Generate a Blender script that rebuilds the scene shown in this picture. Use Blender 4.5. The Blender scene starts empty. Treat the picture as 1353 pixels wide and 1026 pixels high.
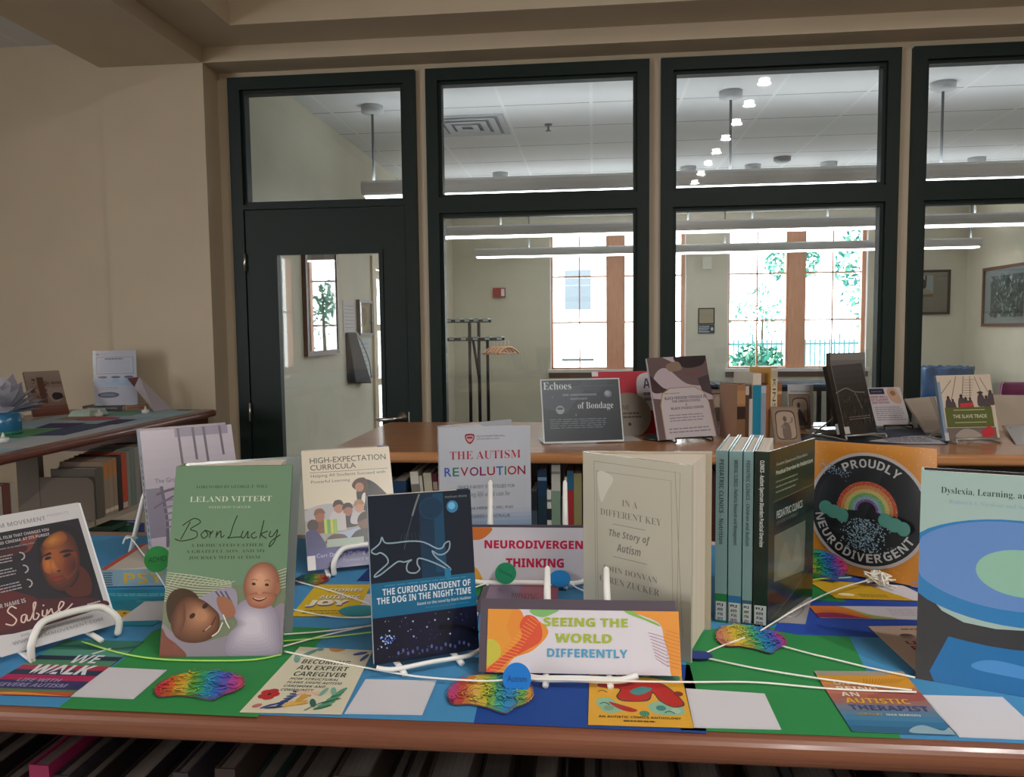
import bpy, bmesh, math, random
from mathutils import Vector, Matrix
R = math.radians
rnd = random.Random(7)
sc = bpy.context.scene
col = sc.collection

# ------------------------------------------------------------------ camera
def make_camera():
    f, yaw, pitch, roll = 1046.6, 0.1032341, 0.0744599, -0.011298975
    cam = bpy.data.cameras.new('camera')
    cam.sensor_fit = 'HORIZONTAL'; cam.sensor_width = 36.0
    cam.lens = 36.0 * f / 1353.0; cam.clip_start = .02; cam.clip_end = 200
    o = bpy.data.objects.new('camera', cam); col.objects.link(o)
    cy, sy = math.cos(yaw), math.sin(yaw)
    F = Vector((-sy*math.cos(pitch), cy*math.cos(pitch), -math.sin(pitch)))
    r = Vector((cy, sy, 0)); u = r.cross(F)
    c, s = math.cos(roll), math.sin(roll)
    X = c*r + s*u; Y = -s*r + c*u
    m = Matrix((X, Y, -F)).transposed().to_4x4(); m.translation = (0, 0, 1.5)
    o.matrix_world = m
    sc.camera = o
make_camera()

# ------------------------------------------------------------------ light and exposure
sc.view_settings.view_transform = 'Standard'
sc.view_settings.look = 'None'
sc.view_settings.gamma = 1.0
sc.view_settings.use_curve_mapping = False
sc.view_settings.exposure = 0.28
w = bpy.data.worlds.new('sky'); sc.world = w; w.use_nodes = True
bg = w.node_tree.nodes['Background']
bg.inputs[0].default_value = (.93, .97, 1.0, 1); bg.inputs[1].default_value = 8.0

def portal(loc, rot, sx, sy):
    l = bpy.data.lights.new('window_portal', 'AREA'); l.shape = 'RECTANGLE'
    l.size = sx; l.size_y = sy; l.cycles.is_portal = True
    o = bpy.data.objects.new('window_portal', l); col.objects.link(o)
    o.location = loc; o.rotation_euler = rot
# daylight comes in through the window openings: two in the far wall, one wide one beside the camera
portal((.32, 11.12, 1.89), (R(-90), 0, 0), 1.78, 1.9)
portal((2.70, 11.12, 1.89), (R(-90), 0, 0), 1.78, 1.9)
portal((-5.62, -3.5, 1.85), (0, R(-90), 0), 2.1, 5.0)

# ------------------------------------------------------------------ materials
def lin(c):
    c /= 255.0
    return c/12.92 if c <= .04045 else ((c+.055)/1.055)**2.4
_mats = {}
def principled(name, rgb, rough=.6, metal=0, coat=0, spec=.5, emit=None, estr=0):
    m = bpy.data.materials.new(name); m.use_nodes = True
    b = m.node_tree.nodes['Principled BSDF']
    b.inputs['Base Color'].default_value = (*rgb, 1)
    b.inputs['Roughness'].default_value = rough
    b.inputs['Metallic'].default_value = metal
    b.inputs['Coat Weight'].default_value = coat
    b.inputs['Coat Roughness'].default_value = .12
    b.inputs['Specular IOR Level'].default_value = spec
    if emit:
        b.inputs['Emission Color'].default_value = (*emit, 1); b.inputs['Emission Strength'].default_value = estr
    return m
GAIN = 1.25
def K(c, rough=.62, coat=0, gain=None):
    """a plain colour (hex string as it looks in the photograph's light) as a material"""
    key = (c, rough, coat, gain)
    if key not in _mats:
        h = c.lstrip('#'); g = GAIN if gain is None else gain
        rgb = [min(.86, lin(int(h[i:i+2], 16))*g) for i in (0, 2, 4)]
        _mats[key] = principled('paint_'+h, rgb, rough, coat=coat, spec=.35)
    return _mats[key]
def nodes_of(m): return m.node_tree.nodes, m.node_tree.links
def noise_mix(name, a, b, scale=(1, 1, 1), nscale=6, detail=4, rough=.6, bump=0, coat=0, lo=.35, hi=.65):
    m = principled(name, a, rough, coat=coat); n, l = nodes_of(m)
    tc = n.new('ShaderNodeTexCoord'); mp = n.new('ShaderNodeMapping'); mp.inputs['Scale'].default_value = scale
    nz = n.new('ShaderNodeTexNoise'); nz.inputs['Scale'].default_value = nscale; nz.inputs['Detail'].default_value = detail
    rp = n.new('ShaderNodeValToRGB'); rp.color_ramp.elements[0].color = (*a, 1); rp.color_ramp.elements[1].color = (*b, 1)
    rp.color_ramp.elements[0].position = lo; rp.color_ramp.elements[1].position = hi
    l.new(tc.outputs['Object'], mp.inputs[0]); l.new(mp.outputs[0], nz.inputs[0])
    l.new(nz.outputs[0], rp.inputs[0]); l.new(rp.outputs[0], n['Principled BSDF'].inputs['Base Color'])
    if bump:
        bp = n.new('ShaderNodeBump'); bp.inputs['Strength'].default_value = bump; bp.inputs['Distance'].default_value = .002
        l.new(nz.outputs[0], bp.inputs['Height']); l.new(bp.outputs[0], n['Principled BSDF'].inputs['Normal'])
    return m
M = {}
M['cream'] = noise_mix('cream_paint', (.595, .51, .385), (.625, .535, .405), nscale=3, rough=.75)
M['olive'] = noise_mix('far_room_paint', (.60, .575, .46), (.63, .605, .485), nscale=3, rough=.75)
M['white_well'] = principled('lantern_paint', (.72, .64, .57), .8)
M['wood'] = noise_mix('oak_top', (.40, .175, .068), (.52, .245, .105), scale=(1.2, 26, 26), nscale=3, detail=6, rough=.28, coat=.3)
M['wood_dark'] = noise_mix('red_oak_edge', (.145, .05, .028), (.20, .075, .04), scale=(1.2, 26, 26), nscale=3, detail=6, rough=.3, coat=.3)
M['wood_y'] = noise_mix('cherry_top', (.15, .04, .026), (.20, .06, .035), scale=(26, 1.2, 26), nscale=3, detail=6, rough=.3, coat=.2)
M['win_wood'] = noise_mix('window_oak', (.62, .30, .18), (.70, .37, .23), scale=(20, 20, 1.5), nscale=3, rough=.4)
M['green_metal'] = principled('dark_green_enamel', (.0075, .019, .017), .5, spec=.3)
M['steel_beige'] = principled('beige_shelf_steel', (.40, .33, .25), .45)
M['steel_brown'] = principled('brown_shelf_steel', (.17, .13, .10), .5)
M['dark_case'] = principled('dark_shelf_interior', (.05, .032, .024), .6)
M['carpet'] = noise_mix('carpet', (.16, .13, .10), (.20, .17, .13), nscale=80, rough=.95)
M['chrome'] = principled('brushed_chrome', (.7, .7, .7), .3, metal=1)
M['white_plastic'] = principled('white_plastic', (.80, .79, .76), .35)
M['clear_plastic'] = principled('frosted_clear_plastic', (.78, .82, .85), .2)
M['wire_grey'] = principled('grey_wire', (.45, .43, .40), .35, metal=.6)
M['wire_black'] = principled('black_wire', (.02, .02, .02), .4)
M['yarn'] = principled('white_yarn', (.84, .82, .74), .9)
M['yarn_green'] = principled('lime_yarn', (.40, .70, .13), .9)
M['paper'] = principled('white_paper', (.80, .79, .80), .75)
M['pages'] = noise_mix('page_edges', (.62, .54, .44), (.74, .66, .56), scale=(1, 260, 1), nscale=4, detail=1, rough=.85)
M['pages_x'] = noise_mix('page_edges_across', (.55, .49, .42), (.72, .66, .58), scale=(320, 1, 1), nscale=4, detail=1, rough=.85)
M['pages_shaded'] = noise_mix('shaded_page_edges', (.13, .11, .095), (.21, .18, .16), scale=(320, 1, 1), nscale=4, detail=1, rough=.9)  # page edges darkened: the shade under the counter is put into the colour
M['tube'] = principled('fluorescent_lens', (.8, .82, .85), .4, emit=(.95, .98, 1), estr=5)
M['uplight'] = principled('uplight_lens', (.8, .82, .85), .4, emit=(.93, .97, 1), estr=8)
M['lamp_metal'] = principled('lamp_housing', (.62, .62, .62), .5)
M['bulb'] = principled('lit_lens', (.9, .9, .9), .4, emit=(1, .95, .88), estr=38)

def glass(name, k=1.7, tint=(1, 1, 1)):
    m = bpy.data.materials.new(name); m.use_nodes = True; n, l = nodes_of(m); n.clear()
    t = n.new('ShaderNodeBsdfTransparent'); t.inputs[0].default_value = (*tint, 1)
    g = n.new('ShaderNodeBsdfGlossy'); g.inputs['Roughness'].default_value = .015
    fr = n.new('ShaderNodeFresnel'); fr.inputs[0].default_value = 1.5
    mu = n.new('ShaderNodeMath'); mu.operation = 'MULTIPLY'; mu.inputs[1].default_value = k; mu.use_clamp = True
    mx = n.new('ShaderNodeMixShader'); o = n.new('ShaderNodeOutputMaterial')
    l.new(fr.outputs[0], mu.inputs[0]); l.new(mu.outputs[0], mx.inputs[0]); l.new(t.outputs[0], mx.inputs[1]); l.new(g.outputs[0], mx.inputs[2])
    l.new(mx.outputs[0], o.inputs[0])
    return m
M['glass'] = glass('window_glass', 1.8, (.96, .975, .97))
M['acrylic'] = glass('clear_acrylic', .35, (.93, .96, .97))

# ------------------------------------------------------------------ mesh builder
class MB:
    def __init__(s): s.v = []; s.f = []; s.m = []; s.mats = []; s.smooth = []
    def mi(s, m):
        if m not in s.mats: s.mats.append(m)
        return s.mats.index(m)
    def face(s, pts, m, sm=False):
        i = len(s.v); s.v += [tuple(p) for p in pts]; s.f.append(list(range(i, i+len(pts)))); s.m.append(s.mi(m)); s.smooth.append(sm)
    def raw(s, vs, fs, m, sm=False):
        i = len(s.v); s.v += [tuple(p) for p in vs]; k = s.mi(m)
        for f in fs: s.f.append([i+j for j in f]); s.m.append(k); s.smooth.append(sm)
    def box(s, x0, y0, z0, x1, y1, z1, m):
        v = [(x0,y0,z0),(x1,y0,z0),(x1,y1,z0),(x0,y1,z0),(x0,y0,z1),(x1,y0,z1),(x1,y1,z1),(x0,y1,z1)]
        s.raw(v, [(0,3,2,1),(4,5,6,7),(0,1,5,4),(1,2,6,5),(2,3,7,6),(3,0,4,7)], m)
    def hexa(s, b, t, m):
        """8-corner solid: 4 bottom corners (counter-clockwise), 4 top corners"""
        s.raw(list(b)+list(t), [(0,3,2,1),(4,5,6,7),(0,1,5,4),(1,2,6,5),(2,3,7,6),(3,0,4,7)], m)
    def tube(s, pts, r, m, n=8, caps=True):
        pts = [Vector(p) for p in pts]; k = len(pts); vs = []; up = None
        for i, p in enumerate(pts):
            t = (pts[min(i+1, k-1)] - pts[max(i-1, 0)]).normalized()
            if up is None:
                a = Vector((0, 0, 1)) if abs(t.z) < .9 else Vector((1, 0, 0)); up = t.cross(a).normalized()
            up = (up - t*up.dot(t)).normalized(); b = t.cross(up)
            rr = r[i] if isinstance(r, (list, tuple)) else r
            for j in range(n):
                a = 2*math.pi*j/n; vs.append(p + (up*math.cos(a) + b*math.sin(a))*rr)
        fs = [(i*n+j, i*n+(j+1) % n, (i+1)*n+(j+1) % n, (i+1)*n+j) for i in range(k-1) for j in range(n)]
        if caps: fs += [tuple(range(n))[::-1], tuple(range((k-1)*n, k*n))]
        s.raw(vs, fs, m, True)
    def lathe(s, prof, c, m, n=24, sm=True):
        vs = []; cx, cy, cz = c; k = len(prof)
        for r_, z in prof:
            for j in range(n): a = 2*math.pi*j/n; vs.append((cx+r_*math.cos(a), cy+r_*math.sin(a), cz+z))
        fs = [(i*n+j, i*n+(j+1) % n, (i+1)*n+(j+1) % n, (i+1)*n+j) for i in range(k-1) for j in range(n)]
        fs += [tuple(range(n))[::-1], tuple(range((k-1)*n, k*n))]
        s.raw(vs, fs, m, sm)
    def slab(s, poly, z0, z1, m, mside=None):
        """horizontal polygon (x,y) from z0 to z1"""
        n = len(poly)
        s.raw([(x, y, z1) for x, y in poly], [tuple(range(n))], m)
        s.raw([(x, y, z0) for x, y in poly], [tuple(range(n))[::-1]], m)
        s.raw([(x, y, z0) for x, y in poly]+[(x, y, z1) for x, y in poly], [(i, (i+1) % n, n+(i+1) % n, n+i) for i in range(n)], mside or m)
    def build(s, name, parent=None, bevel=0, segs=3, auto=False):
        me = bpy.data.meshes.new(name); me.from_pydata(s.v, [], s.f)
        for m in s.mats: me.materials.append(m)
        me.polygons.foreach_set('material_index', s.m); me.polygons.foreach_set('use_smooth', s.smooth)
        me.update()
        o = bpy.data.objects.new(name, me); col.objects.link(o)
        if parent is not None: o.parent = parent
        if bevel:
            bm = bmesh.new(); bm.from_mesh(me); bmesh.ops.remove_doubles(bm, verts=bm.verts, dist=1e-6); bm.to_mesh(me); bm.free()
            b = o.modifiers.new('edge', 'BEVEL'); b.width = bevel; b.segments = segs; b.limit_method = 'ANGLE'
        return o

def tag(o, label=None, cat=None, group=None, kind=None):
    if label: o['label'] = label
    if cat: o['category'] = cat
    if group: o['group'] = group
    if kind: o['kind'] = kind
    return o
def empty(name, loc=(0, 0, 0), rot=(0, 0, 0), label=None, cat=None, group=None, kind=None):
    o = bpy.data.objects.new(name, None); col.objects.link(o); o.location = loc; o.rotation_euler = rot; o.empty_display_size = .05
    return tag(o, label, cat, group, kind)
def struct(name, mb, parent=None, bevel=0):
    o = mb.build(name, parent, bevel)
    if parent is None: o['kind'] = 'structure'
    return o

# ------------------------------------------------------------------ lettering
def uni(s, base, digits=None):
    o = ''
    for ch in s:
        if 'A' <= ch <= 'Z': o += chr(base+ord(ch)-65)
        elif 'a' <= ch <= 'z':
            c = base+26+ord(ch)-97
            o += '\u210e' if c == 0x1D455 else chr(c)
        elif digits and '0' <= ch <= '9': o += chr(digits+ord(ch)-48)
        else: o += ch
    return o
FONTS = {'sans': None, 'bold': (0x1D5D4, 0x1D7EC), 'serif': (0x1D400, 0x1D7CE), 'ital': (0x1D434, None), 'mono': (0x1D670, 0x1D7F6), 'sansital': (0x1D63C, None)}
_txt = {}
TS = bpy.data.scenes.new('lettering')
def text_mesh(s, font, weight, shear):
    key = (s, font, weight, shear)
    if key not in _txt:
        c = bpy.data.curves.new('t', 'FONT'); c.body = uni(s, *FONTS[font]) if FONTS[font] else s
        c.size = 1; c.offset = weight; c.shear = shear; c.resolution_u = 3; c.fill_mode = 'FRONT'
        o = bpy.data.objects.new('t', c); TS.collection.objects.link(o)
        vl = TS.view_layers[0]; vl.update(); dg = vl.depsgraph
        me = o.evaluated_get(dg).to_mesh()
        vs = [(v.co.x, v.co.y) for v in me.vertices]; fs = [tuple(p.vertices) for p in me.polygons]
        o.evaluated_get(dg).to_mesh_clear(); bpy.data.objects.remove(o); bpy.data.curves.remove(c)
        if not vs: vs = [(0, 0)]
        xs = [v[0] for v in vs]; ys = [v[1] for v in vs]
        x0, x1, y0, y1 = min(xs), max(xs), min(ys), max(ys)
        _txt[key] = ([((x-x0)/max(x1-x0, 1e-6), (y-y0)/max(y1-y0, 1e-6)) for x, y in vs], fs)
    return _txt[key]

def catmull(pts, closed=False, n=6):
    out = []; k = len(pts)
    for i in range(k if closed else k-1):
        g = (lambda j: pts[j % k]) if closed else (lambda j: pts[max(0, min(k-1, j))])
        p0, p1, p2, p3 = g(i-1), g(i), g(i+1), g(i+2)
        for j in range(n):
            t = j/n
            out.append(tuple(.5*((2*b)+(-a+c)*t+(2*a-5*b+4*c-d)*t*t+(-a+3*b-3*c+d)*t**3) for a, b, c, d in zip(p0, p1, p2, p3)))
    if not closed: out.append(tuple(pts[-1]))
    return out

class Art:
    """flat print laid on a surface: corners top-left, top-right, bottom-right, bottom-left; (u, v) run 0..1 from the bottom-left"""
    STEP = .000015
    def __init__(s, mb, tl, tr, br, bl, normal, rough=.62, coat=0, lift=.0002):
        s.mb = mb; s.c = [Vector(p) for p in (tl, tr, br, bl)]; s.n = Vector(normal).normalized(); s.k = 0; s.rough = rough; s.coat = coat; s.lift = lift
        s.W = ((s.c[1]-s.c[0]).length + (s.c[2]-s.c[3]).length)/2; s.H = ((s.c[0]-s.c[3]).length + (s.c[1]-s.c[2]).length)/2
    def P(s, u, v):
        tl, tr, br, bl = s.c
        return (bl*(1-u)+br*u)*(1-v) + (tl*(1-u)+tr*u)*v + s.n*(s.lift+s.STEP*s.k)
    def mat(s, c): return c if not isinstance(c, str) else K(c, s.rough, s.coat)
    def poly(s, pts, c):
        s.k += 1; s.mb.face([s.P(min(1, max(0, u)), min(1, max(0, v))) for u, v in pts], s.mat(c)); return s
    def soft(s, pts, c0, c1, at=None, n=7, k=.35):
        """nested copies of a closed outline that drift towards a point, from colour c0 at the rim to c1"""
        a = [int(c0[i:i+2], 16) for i in (1, 3, 5)]; b = [int(c1[i:i+2], 16) for i in (1, 3, 5)]; o = catmull(pts, True, 5)
        cu, cv = at or (sum(q[0] for q in o)/len(o), sum(q[1] for q in o)/len(o))
        for i in range(n):
            t = i/(n-1); q = 1-(1-k)*t
            s.poly([(cu+(u-cu)*q, cv+(v-cv)*q) for u, v in o], '#'+''.join('%02x' % round(x+(y-x)*t) for x, y in zip(a, b)))
        return s
    def rect(s, u0, v0, u1, v1, c): return s.poly([(u0, v0), (u1, v0), (u1, v1), (u0, v1)], c)
    def blob(s, pts, c, n=5): return s.poly(catmull(pts, True, n), c)
    def ell(s, u, v, ru, rv, c, a=0, n=22):
        ca, sa = math.cos(R(a)), math.sin(R(a)); q = s.W/s.H
        return s.poly([(u+ru*math.cos(2*math.pi*i/n)*ca-rv/q*math.sin(2*math.pi*i/n)*sa, v+(ru*q*math.cos(2*math.pi*i/n)*sa+rv*math.sin(2*math.pi*i/n)*ca)) for i in range(n)], c)
    def circ(s, u, v, r_m, c, n=32): return s.poly([(u+r_m/s.W*math.cos(2*math.pi*i/n), v+r_m/s.H*math.sin(2*math.pi*i/n)) for i in range(n)], c)
    def grad(s, u0, v0, u1, v1, c0, c1, n=10):
        a = [int(c0[i:i+2], 16) for i in (1, 3, 5)]; b = [int(c1[i:i+2], 16) for i in (1, 3, 5)]
        s.k += 1
        for i in range(n):
            t = i/(n-1); c = '#'+''.join('%02x' % round(p+(q-p)*t) for p, q in zip(a, b))
            y0, y1 = v0+(v1-v0)*i/n, v0+(v1-v0)*(i+1)/n
            s.mb.face([s.P(u0, y0), s.P(u1, y0), s.P(u1, y1), s.P(u0, y1)], s.mat(c))
        return s
    def stroke(s, pts, wid, c, smooth=True, closed=False, n=6):
        """ribbon of width wid (metres)"""
        if smooth: pts = catmull(pts, closed, n)
        elif closed: pts = list(pts)
        if closed: pts = pts+[pts[0]]
        q = [Vector((u*s.W, v*s.H)) for u, v in pts]; L, Rr = [], []
        for i, p in enumerate(q):
            d = q[min(i+1, len(q)-1)]-q[max(i-1, 0)]
            d = d.normalized() if d.length > 1e-9 else Vector((1, 0)); nn = Vector((-d.y, d.x))*wid/2
            L.append(p+nn); Rr.append(p-nn)
        s.k += 1; k = len(q)
        s.mb.raw([s.P(p.x/s.W, p.y/s.H) for p in L+Rr], [(i, k+i, k+i+1, i+1) for i in range(k-1)], s.mat(c)); return s
    def txt(s, body, u0, v0, u1, v1, c, font='sans', weight=0, shear=0):
        vs, fs = text_mesh(body, font, weight, shear); s.k += 1
        s.mb.raw([s.P(u0+(u1-u0)*x, v0+(v1-v0)*y) for x, y in vs], fs, s.mat(c)); return s
    def arc_txt(s, body, cu, cv, rad, a0, a1, hgt, c, font='bold', outward=True):
        """letters along a circle arc (metres), a0 to a1 degrees"""
        s.k += 1; n = len(body)
        wid = {'I': .45, 'L': .8, 'E': .85, 'V': 1, 'W': 1.3, 'R': .95, 'T': .9}
        ws = [wid.get(ch, 1) for ch in body]; tot = sum(ws); acc = 0
        for ch, wd in zip(body, ws):
            vs, fs = text_mesh(ch, font, 0, 0); w_ = abs(a1-a0)*math.pi/180*rad*wd/tot*.80
            am = R(a0+(a1-a0)*(acc+wd/2)/tot); acc += wd
            er = Vector((math.cos(am), math.sin(am))); et = Vector((math.sin(am), -math.cos(am)))
            if not outward: er, et = -er, -et
            cen = Vector((cu*s.W, cv*s.H)) + Vector((math.cos(am), math.sin(am)))*rad
            pts = [cen+et*(x-.5)*w_+er*(y-.5)*hgt for x, y in vs]
            s.mb.raw([s.P(p.x/s.W, p.y/s.H) for p in pts], fs, s.mat(c))
        return s
    def lines(s, u0, v0, u1, v1, n, c, fill=.5, seed=1):
        """small print too fine to read: broken rules"""
        r_ = random.Random(seed); s.k += 1; dv = (v1-v0)/n
        for i in range(n):
            v = v1-dv*(i+.5); u = u0; end = u1-(u1-u0)*r_.random()*.15
            while u < end:
                l = (u1-u0)*r_.uniform(.06, .17)
                e = min(u+l, end)
                s.mb.face([s.P(u, v-dv*fill/2), s.P(e, v-dv*fill/2), s.P(e, v+dv*fill/2), s.P(u, v+dv*fill/2)], s.mat(c)); u = e+(u1-u0)*.02
        return s

# ================================================================== the near room
D = 4.25            # plane of the green glazed partition
PIER = 4.07         # front face of the piers and lintel
mb = MB(); mb.box(-5.6, -7, -.1, 6, 11.0, 0, M['carpet']); struct('floor', mb)
def rect_wall_x(mb, x0, x1, y0, y1, z0, z1, holes, m):
    """wall of thickness x0..x1 running along Y with openings (ya, yb, za, zb)"""
    ys = sorted({y0, y1, *[h[0] for h in holes], *[h[1] for h in holes]})
    for a, b in zip(ys, ys[1:]):
        hs = [h for h in holes if h[0] <= a and h[1] >= b]
        if not hs: mb.box(x0, a, z0, x1, b, z1, m)
        else:
            mb.box(x0, a, z0, x1, b, hs[0][2], m); mb.box(x0, a, hs[0][3], x1, b, z1, m)
def rect_wall_y(mb, y0, y1, x0, x1, z0, z1, holes, m):
    xs = sorted({x0, x1, *[h[0] for h in holes], *[h[1] for h in holes]})
    for a, b in zip(xs, xs[1:]):
        hs = [h for h in holes if h[0] <= a and h[1] >= b]
        if not hs: mb.box(a, y0, z0, b, y1, z1, m)
        else:
            mb.box(a, y0, z0, b, y1, hs[0][2], m); mb.box(a, y0, hs[0][3], b, y1, z1, m)
ALC = 4.12          # end wall of the side alcove
mb = MB(); mb.box(-5.6, ALC, 0, -2.6, ALC+.2, 3.06, M['cream']); struct('wall_alcove', mb)
mb = MB(); mb.box(-2.6, PIER, 0, -2.03, D+.08, 2.907, M['cream']); struct('wall_pier', mb)
mb = MB(); rect_wall_x(mb, -5.75, -5.6, -7, 4.32, 0, 4.3, [(-6.0, -1.0, .8, 2.9)], M['cream']); struct('wall_left', mb)
mb = MB(); rect_wall_y(mb, -7.15, -7, -5.75, 6.15, 0, 4.3, [], M['cream']); struct('wall_back', mb)
mb = MB(); mb.box(6, -7, 0, 6.15, 4.32, 4.3, M['cream']); struct('wall_right', mb)
# beam between alcove and main bay, running to the back wall
mb = MB(); mb.box(-2.6, -7, 2.907, -2.03, D+.08, 4.3, M['cream']); struct('trim_beam', mb)
# lintel over the glazing with a stepped front and the head strip above the frames
mb = MB(); mb.box(-2.03, PIER, 2.907, 6, D+.08, 2.985, M['cream']); mb.box(-2.03, D, 2.866, 6, D+.08, 2.907, M['cream']); struct('trim_lintel', mb)
# flat soffit round the raised well, then the well itself
mb = MB()
mb.box(-2.03, 3.80, 2.985, 6, D+.08, 3.1, M['cream']); mb.box(-2.03, -7, 2.985, -1.75, 3.80, 3.1, M['cream'])
mb.box(-1.75, -7, 2.985, 6, -6.4, 3.1, M['cream']); mb.box(4.6, -6.4, 2.985, 6, 3.8, 3.1, M['cream'])
struct('ceiling_soffit', mb)
mb = MB()
mb.box(-1.85, 3.80, 3.1, 4.7, 3.9, 4.05, M['white_well']); mb.box(-1.85, -6.4, 3.1, -1.75, 3.8, 4.05, M['white_well'])
mb.box(-1.85, -6.5, 3.1, 4.7, -6.4, 4.05, M['white_well']); mb.box(4.6, -6.4, 3.1, 4.7, 3.8, 4.05, M['white_well'])
mb.box(-1.85, -6.5, 4.0, 4.7, 3.9, 4.1, M['white_well'])
struct('ceiling_well', mb)

def tile_mat(name, ox, oy, sx, sy):
    """lay-in ceiling: fine speckle and thin grid lines"""
    m = principled(name, (.72, .74, .74), .85); n, l = nodes_of(m)
    tc = n.new('ShaderNodeTexCoord'); sp = n.new('ShaderNodeSeparateXYZ'); l.new(tc.outputs['Object'], sp.inputs[0])
    def mth(op, a, b=None):
        q = n.new('ShaderNodeMath'); q.operation = op
        for i, v in enumerate((a, b)):
            if v is None: continue
            if isinstance(v, (int, float)): q.inputs[i].default_value = v
            else: l.new(v, q.inputs[i])
        return q.outputs[0]
    def line(o, off, size, hw):
        t = mth('MODULO', mth('ADD', o, off+size*40+hw), size)
        return mth('LESS_THAN', t, hw*2)
    gx = line(sp.outputs[0], -ox, sx, .011); gy = line(sp.outputs[1], -oy, sy, .006)
    mx = n.new('ShaderNodeMix'); mx.data_type = 'RGBA'; mx.inputs[6].default_value = (.74, .76, .77, 1); mx.inputs[7].default_value = (.25, .26, .27, 1); l.new(gy, mx.inputs[0])
    mx2 = n.new('ShaderNodeMix'); mx2.data_type = 'RGBA'; l.new(mx.outputs[2], mx2.inputs[6]); mx2.inputs[7].default_value = (.80, .82, .83, 1); l.new(gx, mx2.inputs[0])
    l.new(mx2.outputs[2], n['Principled BSDF'].inputs['Base Color'])
    return m
M['tiles'] = tile_mat('ceiling_tiles', -.012, 5.50, .6, .6)
M['tiles_near'] = tile_mat('alcove_ceiling_tiles', 0, 3.7, .61, .61)
mb = MB(); mb.box(-5.6, -7, 3.055, -2.6, 4.32, 3.15, M['tiles_near']); struct('ceiling_alcove', mb)

# ------------------------------------------------------------------ windows behind and beside the camera
def simple_window(n, axis, a, b, z0, z1, c, cols, depth=.1):
    r = empty('window_%d' % n, kind='structure')
    mb = MB(); t = .05
    def bx(u0, u1, za, zb):
        if axis == 'x': mb.box(u0, c, za, u1, c+depth, zb, M['win_wood'])
        else: mb.box(c, u0, za, c+depth, u1, zb, M['win_wood'])
    bx(a, b, z0, z0+t); bx(a, b, z1-t, z1)
    for i in range(cols+1):
        u = a+(b-a-t)*i/cols; bx(u, u+t, z0+t, z1-t)
    zc = (z0+z1)/2; bx(a+t, b-t, zc, zc+.03)
    mb.build('frame', r); return r
simple_window(8, 'y', -6.0, -1.0, .8, 2.9, -5.72, 6)

# ------------------------------------------------------------------ ceiling lamps of the near room (reflections show in the glazing; rear ones added for frontal light)
for i in range(9):
    y = .19-.78*i
    e = empty('ceiling_lamp', (1.70, y, 4.0), label='small round lit ceiling lamp in the raised well above the display', cat='lamp', group='lamps in a row in the ceiling well')
    mb = MB(); mb.lathe([(.095, 0), (.095, -.03), (.075, -.045)], (0, 0, 0), M['lamp_metal'], 20); mb.build('lamp_housing', e)
    mb = MB(); mb.lathe([(.052, -.044), (.05, -.066), (.035, -.074)], (0, 0, 0), M['bulb'], 20); mb.build('lens', e)
    ld = bpy.data.lights.new('lamp_light', 'AREA'); ld.shape = 'DISK'; ld.size = .12; ld.energy = 20; ld.color = (1, .97, .93); ld.spread = R(170)
    lo = bpy.data.objects.new('lamp_light', ld); col.objects.link(lo); lo.parent = e; lo.location = (0, 0, -.09)

# ================================================================== green glazed partition
GM = M['green_metal']
def frame_rect(mb, x0, x1, z0, z1, t, y0, y1, m, tb=None, tt=None):
    tb = t if tb is None else tb; tt = t if tt is None else tt
    mb.box(x0, y0, z0, x0+t, y1, z1, m); mb.box(x1-t, y0, z0, x1, y1, z1, m)
    mb.box(x0+t, y0, z0, x1-t, y1, z0+tb, m); mb.box(x0+t, y0, z1-tt, x1-t, y1, z1, m)
bays = [(-1.958, -.932), (-.875, .288), (.347, 1.518), (1.577, 2.75), (2.81, 3.98)]
for i, (a, b) in enumerate(bays):
    if i == 0: continue
    r = empty('window_%d' % (i+1), kind='structure')
    mb = MB(); z_b = .15
    frame_rect(mb, a, b, z_b, 2.866, .062, D-.055, D+.06, GM)
    mb.box(a+.062, D-.055, 2.118, b-.062, D+.06, 2.20, GM)
    # thin stops round each pane
    frame_rect(mb, a+.062, b-.062, 2.20, 2.804, .018, D-.03, D+.03, GM); frame_rect(mb, a+.062, b-.062, z_b+.062, 2.118, .018, D-.03, D+.03, GM)
    mb.build('frame', r)
    p = MB(); p.face([(a+.075, D, 2.21), (b-.075, D, 2.21), (b-.075, D, 2.80), (a+.075, D, 2.80)], M['glass']); p.build('upper_pane', r)
    p = MB(); p.face([(a+.075, D, z_b+.07), (b-.075, D, z_b+.07), (b-.075, D, 2.11), (a+.075, D, 2.11)], M['glass']); p.build('lower_pane', r)
mb = MB()
mb.box(-2.03, D-.02, 0, -1.958, D+.08, 2.866, M['cream'])
for (a, b), (c, d) in zip(bays, bays[1:]): mb.box(b, D-.02, 0, c, D+.08, 2.866, M['cream'])
mb.box(3.98, D-.02, 0, 6, D+.08, 2.866, M['cream'])
for a, b in bays[1:]: mb.box(a, D-.02, 0, b, D+.08, .15, M['cream'])
struct('trim_mullions', mb)
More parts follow.
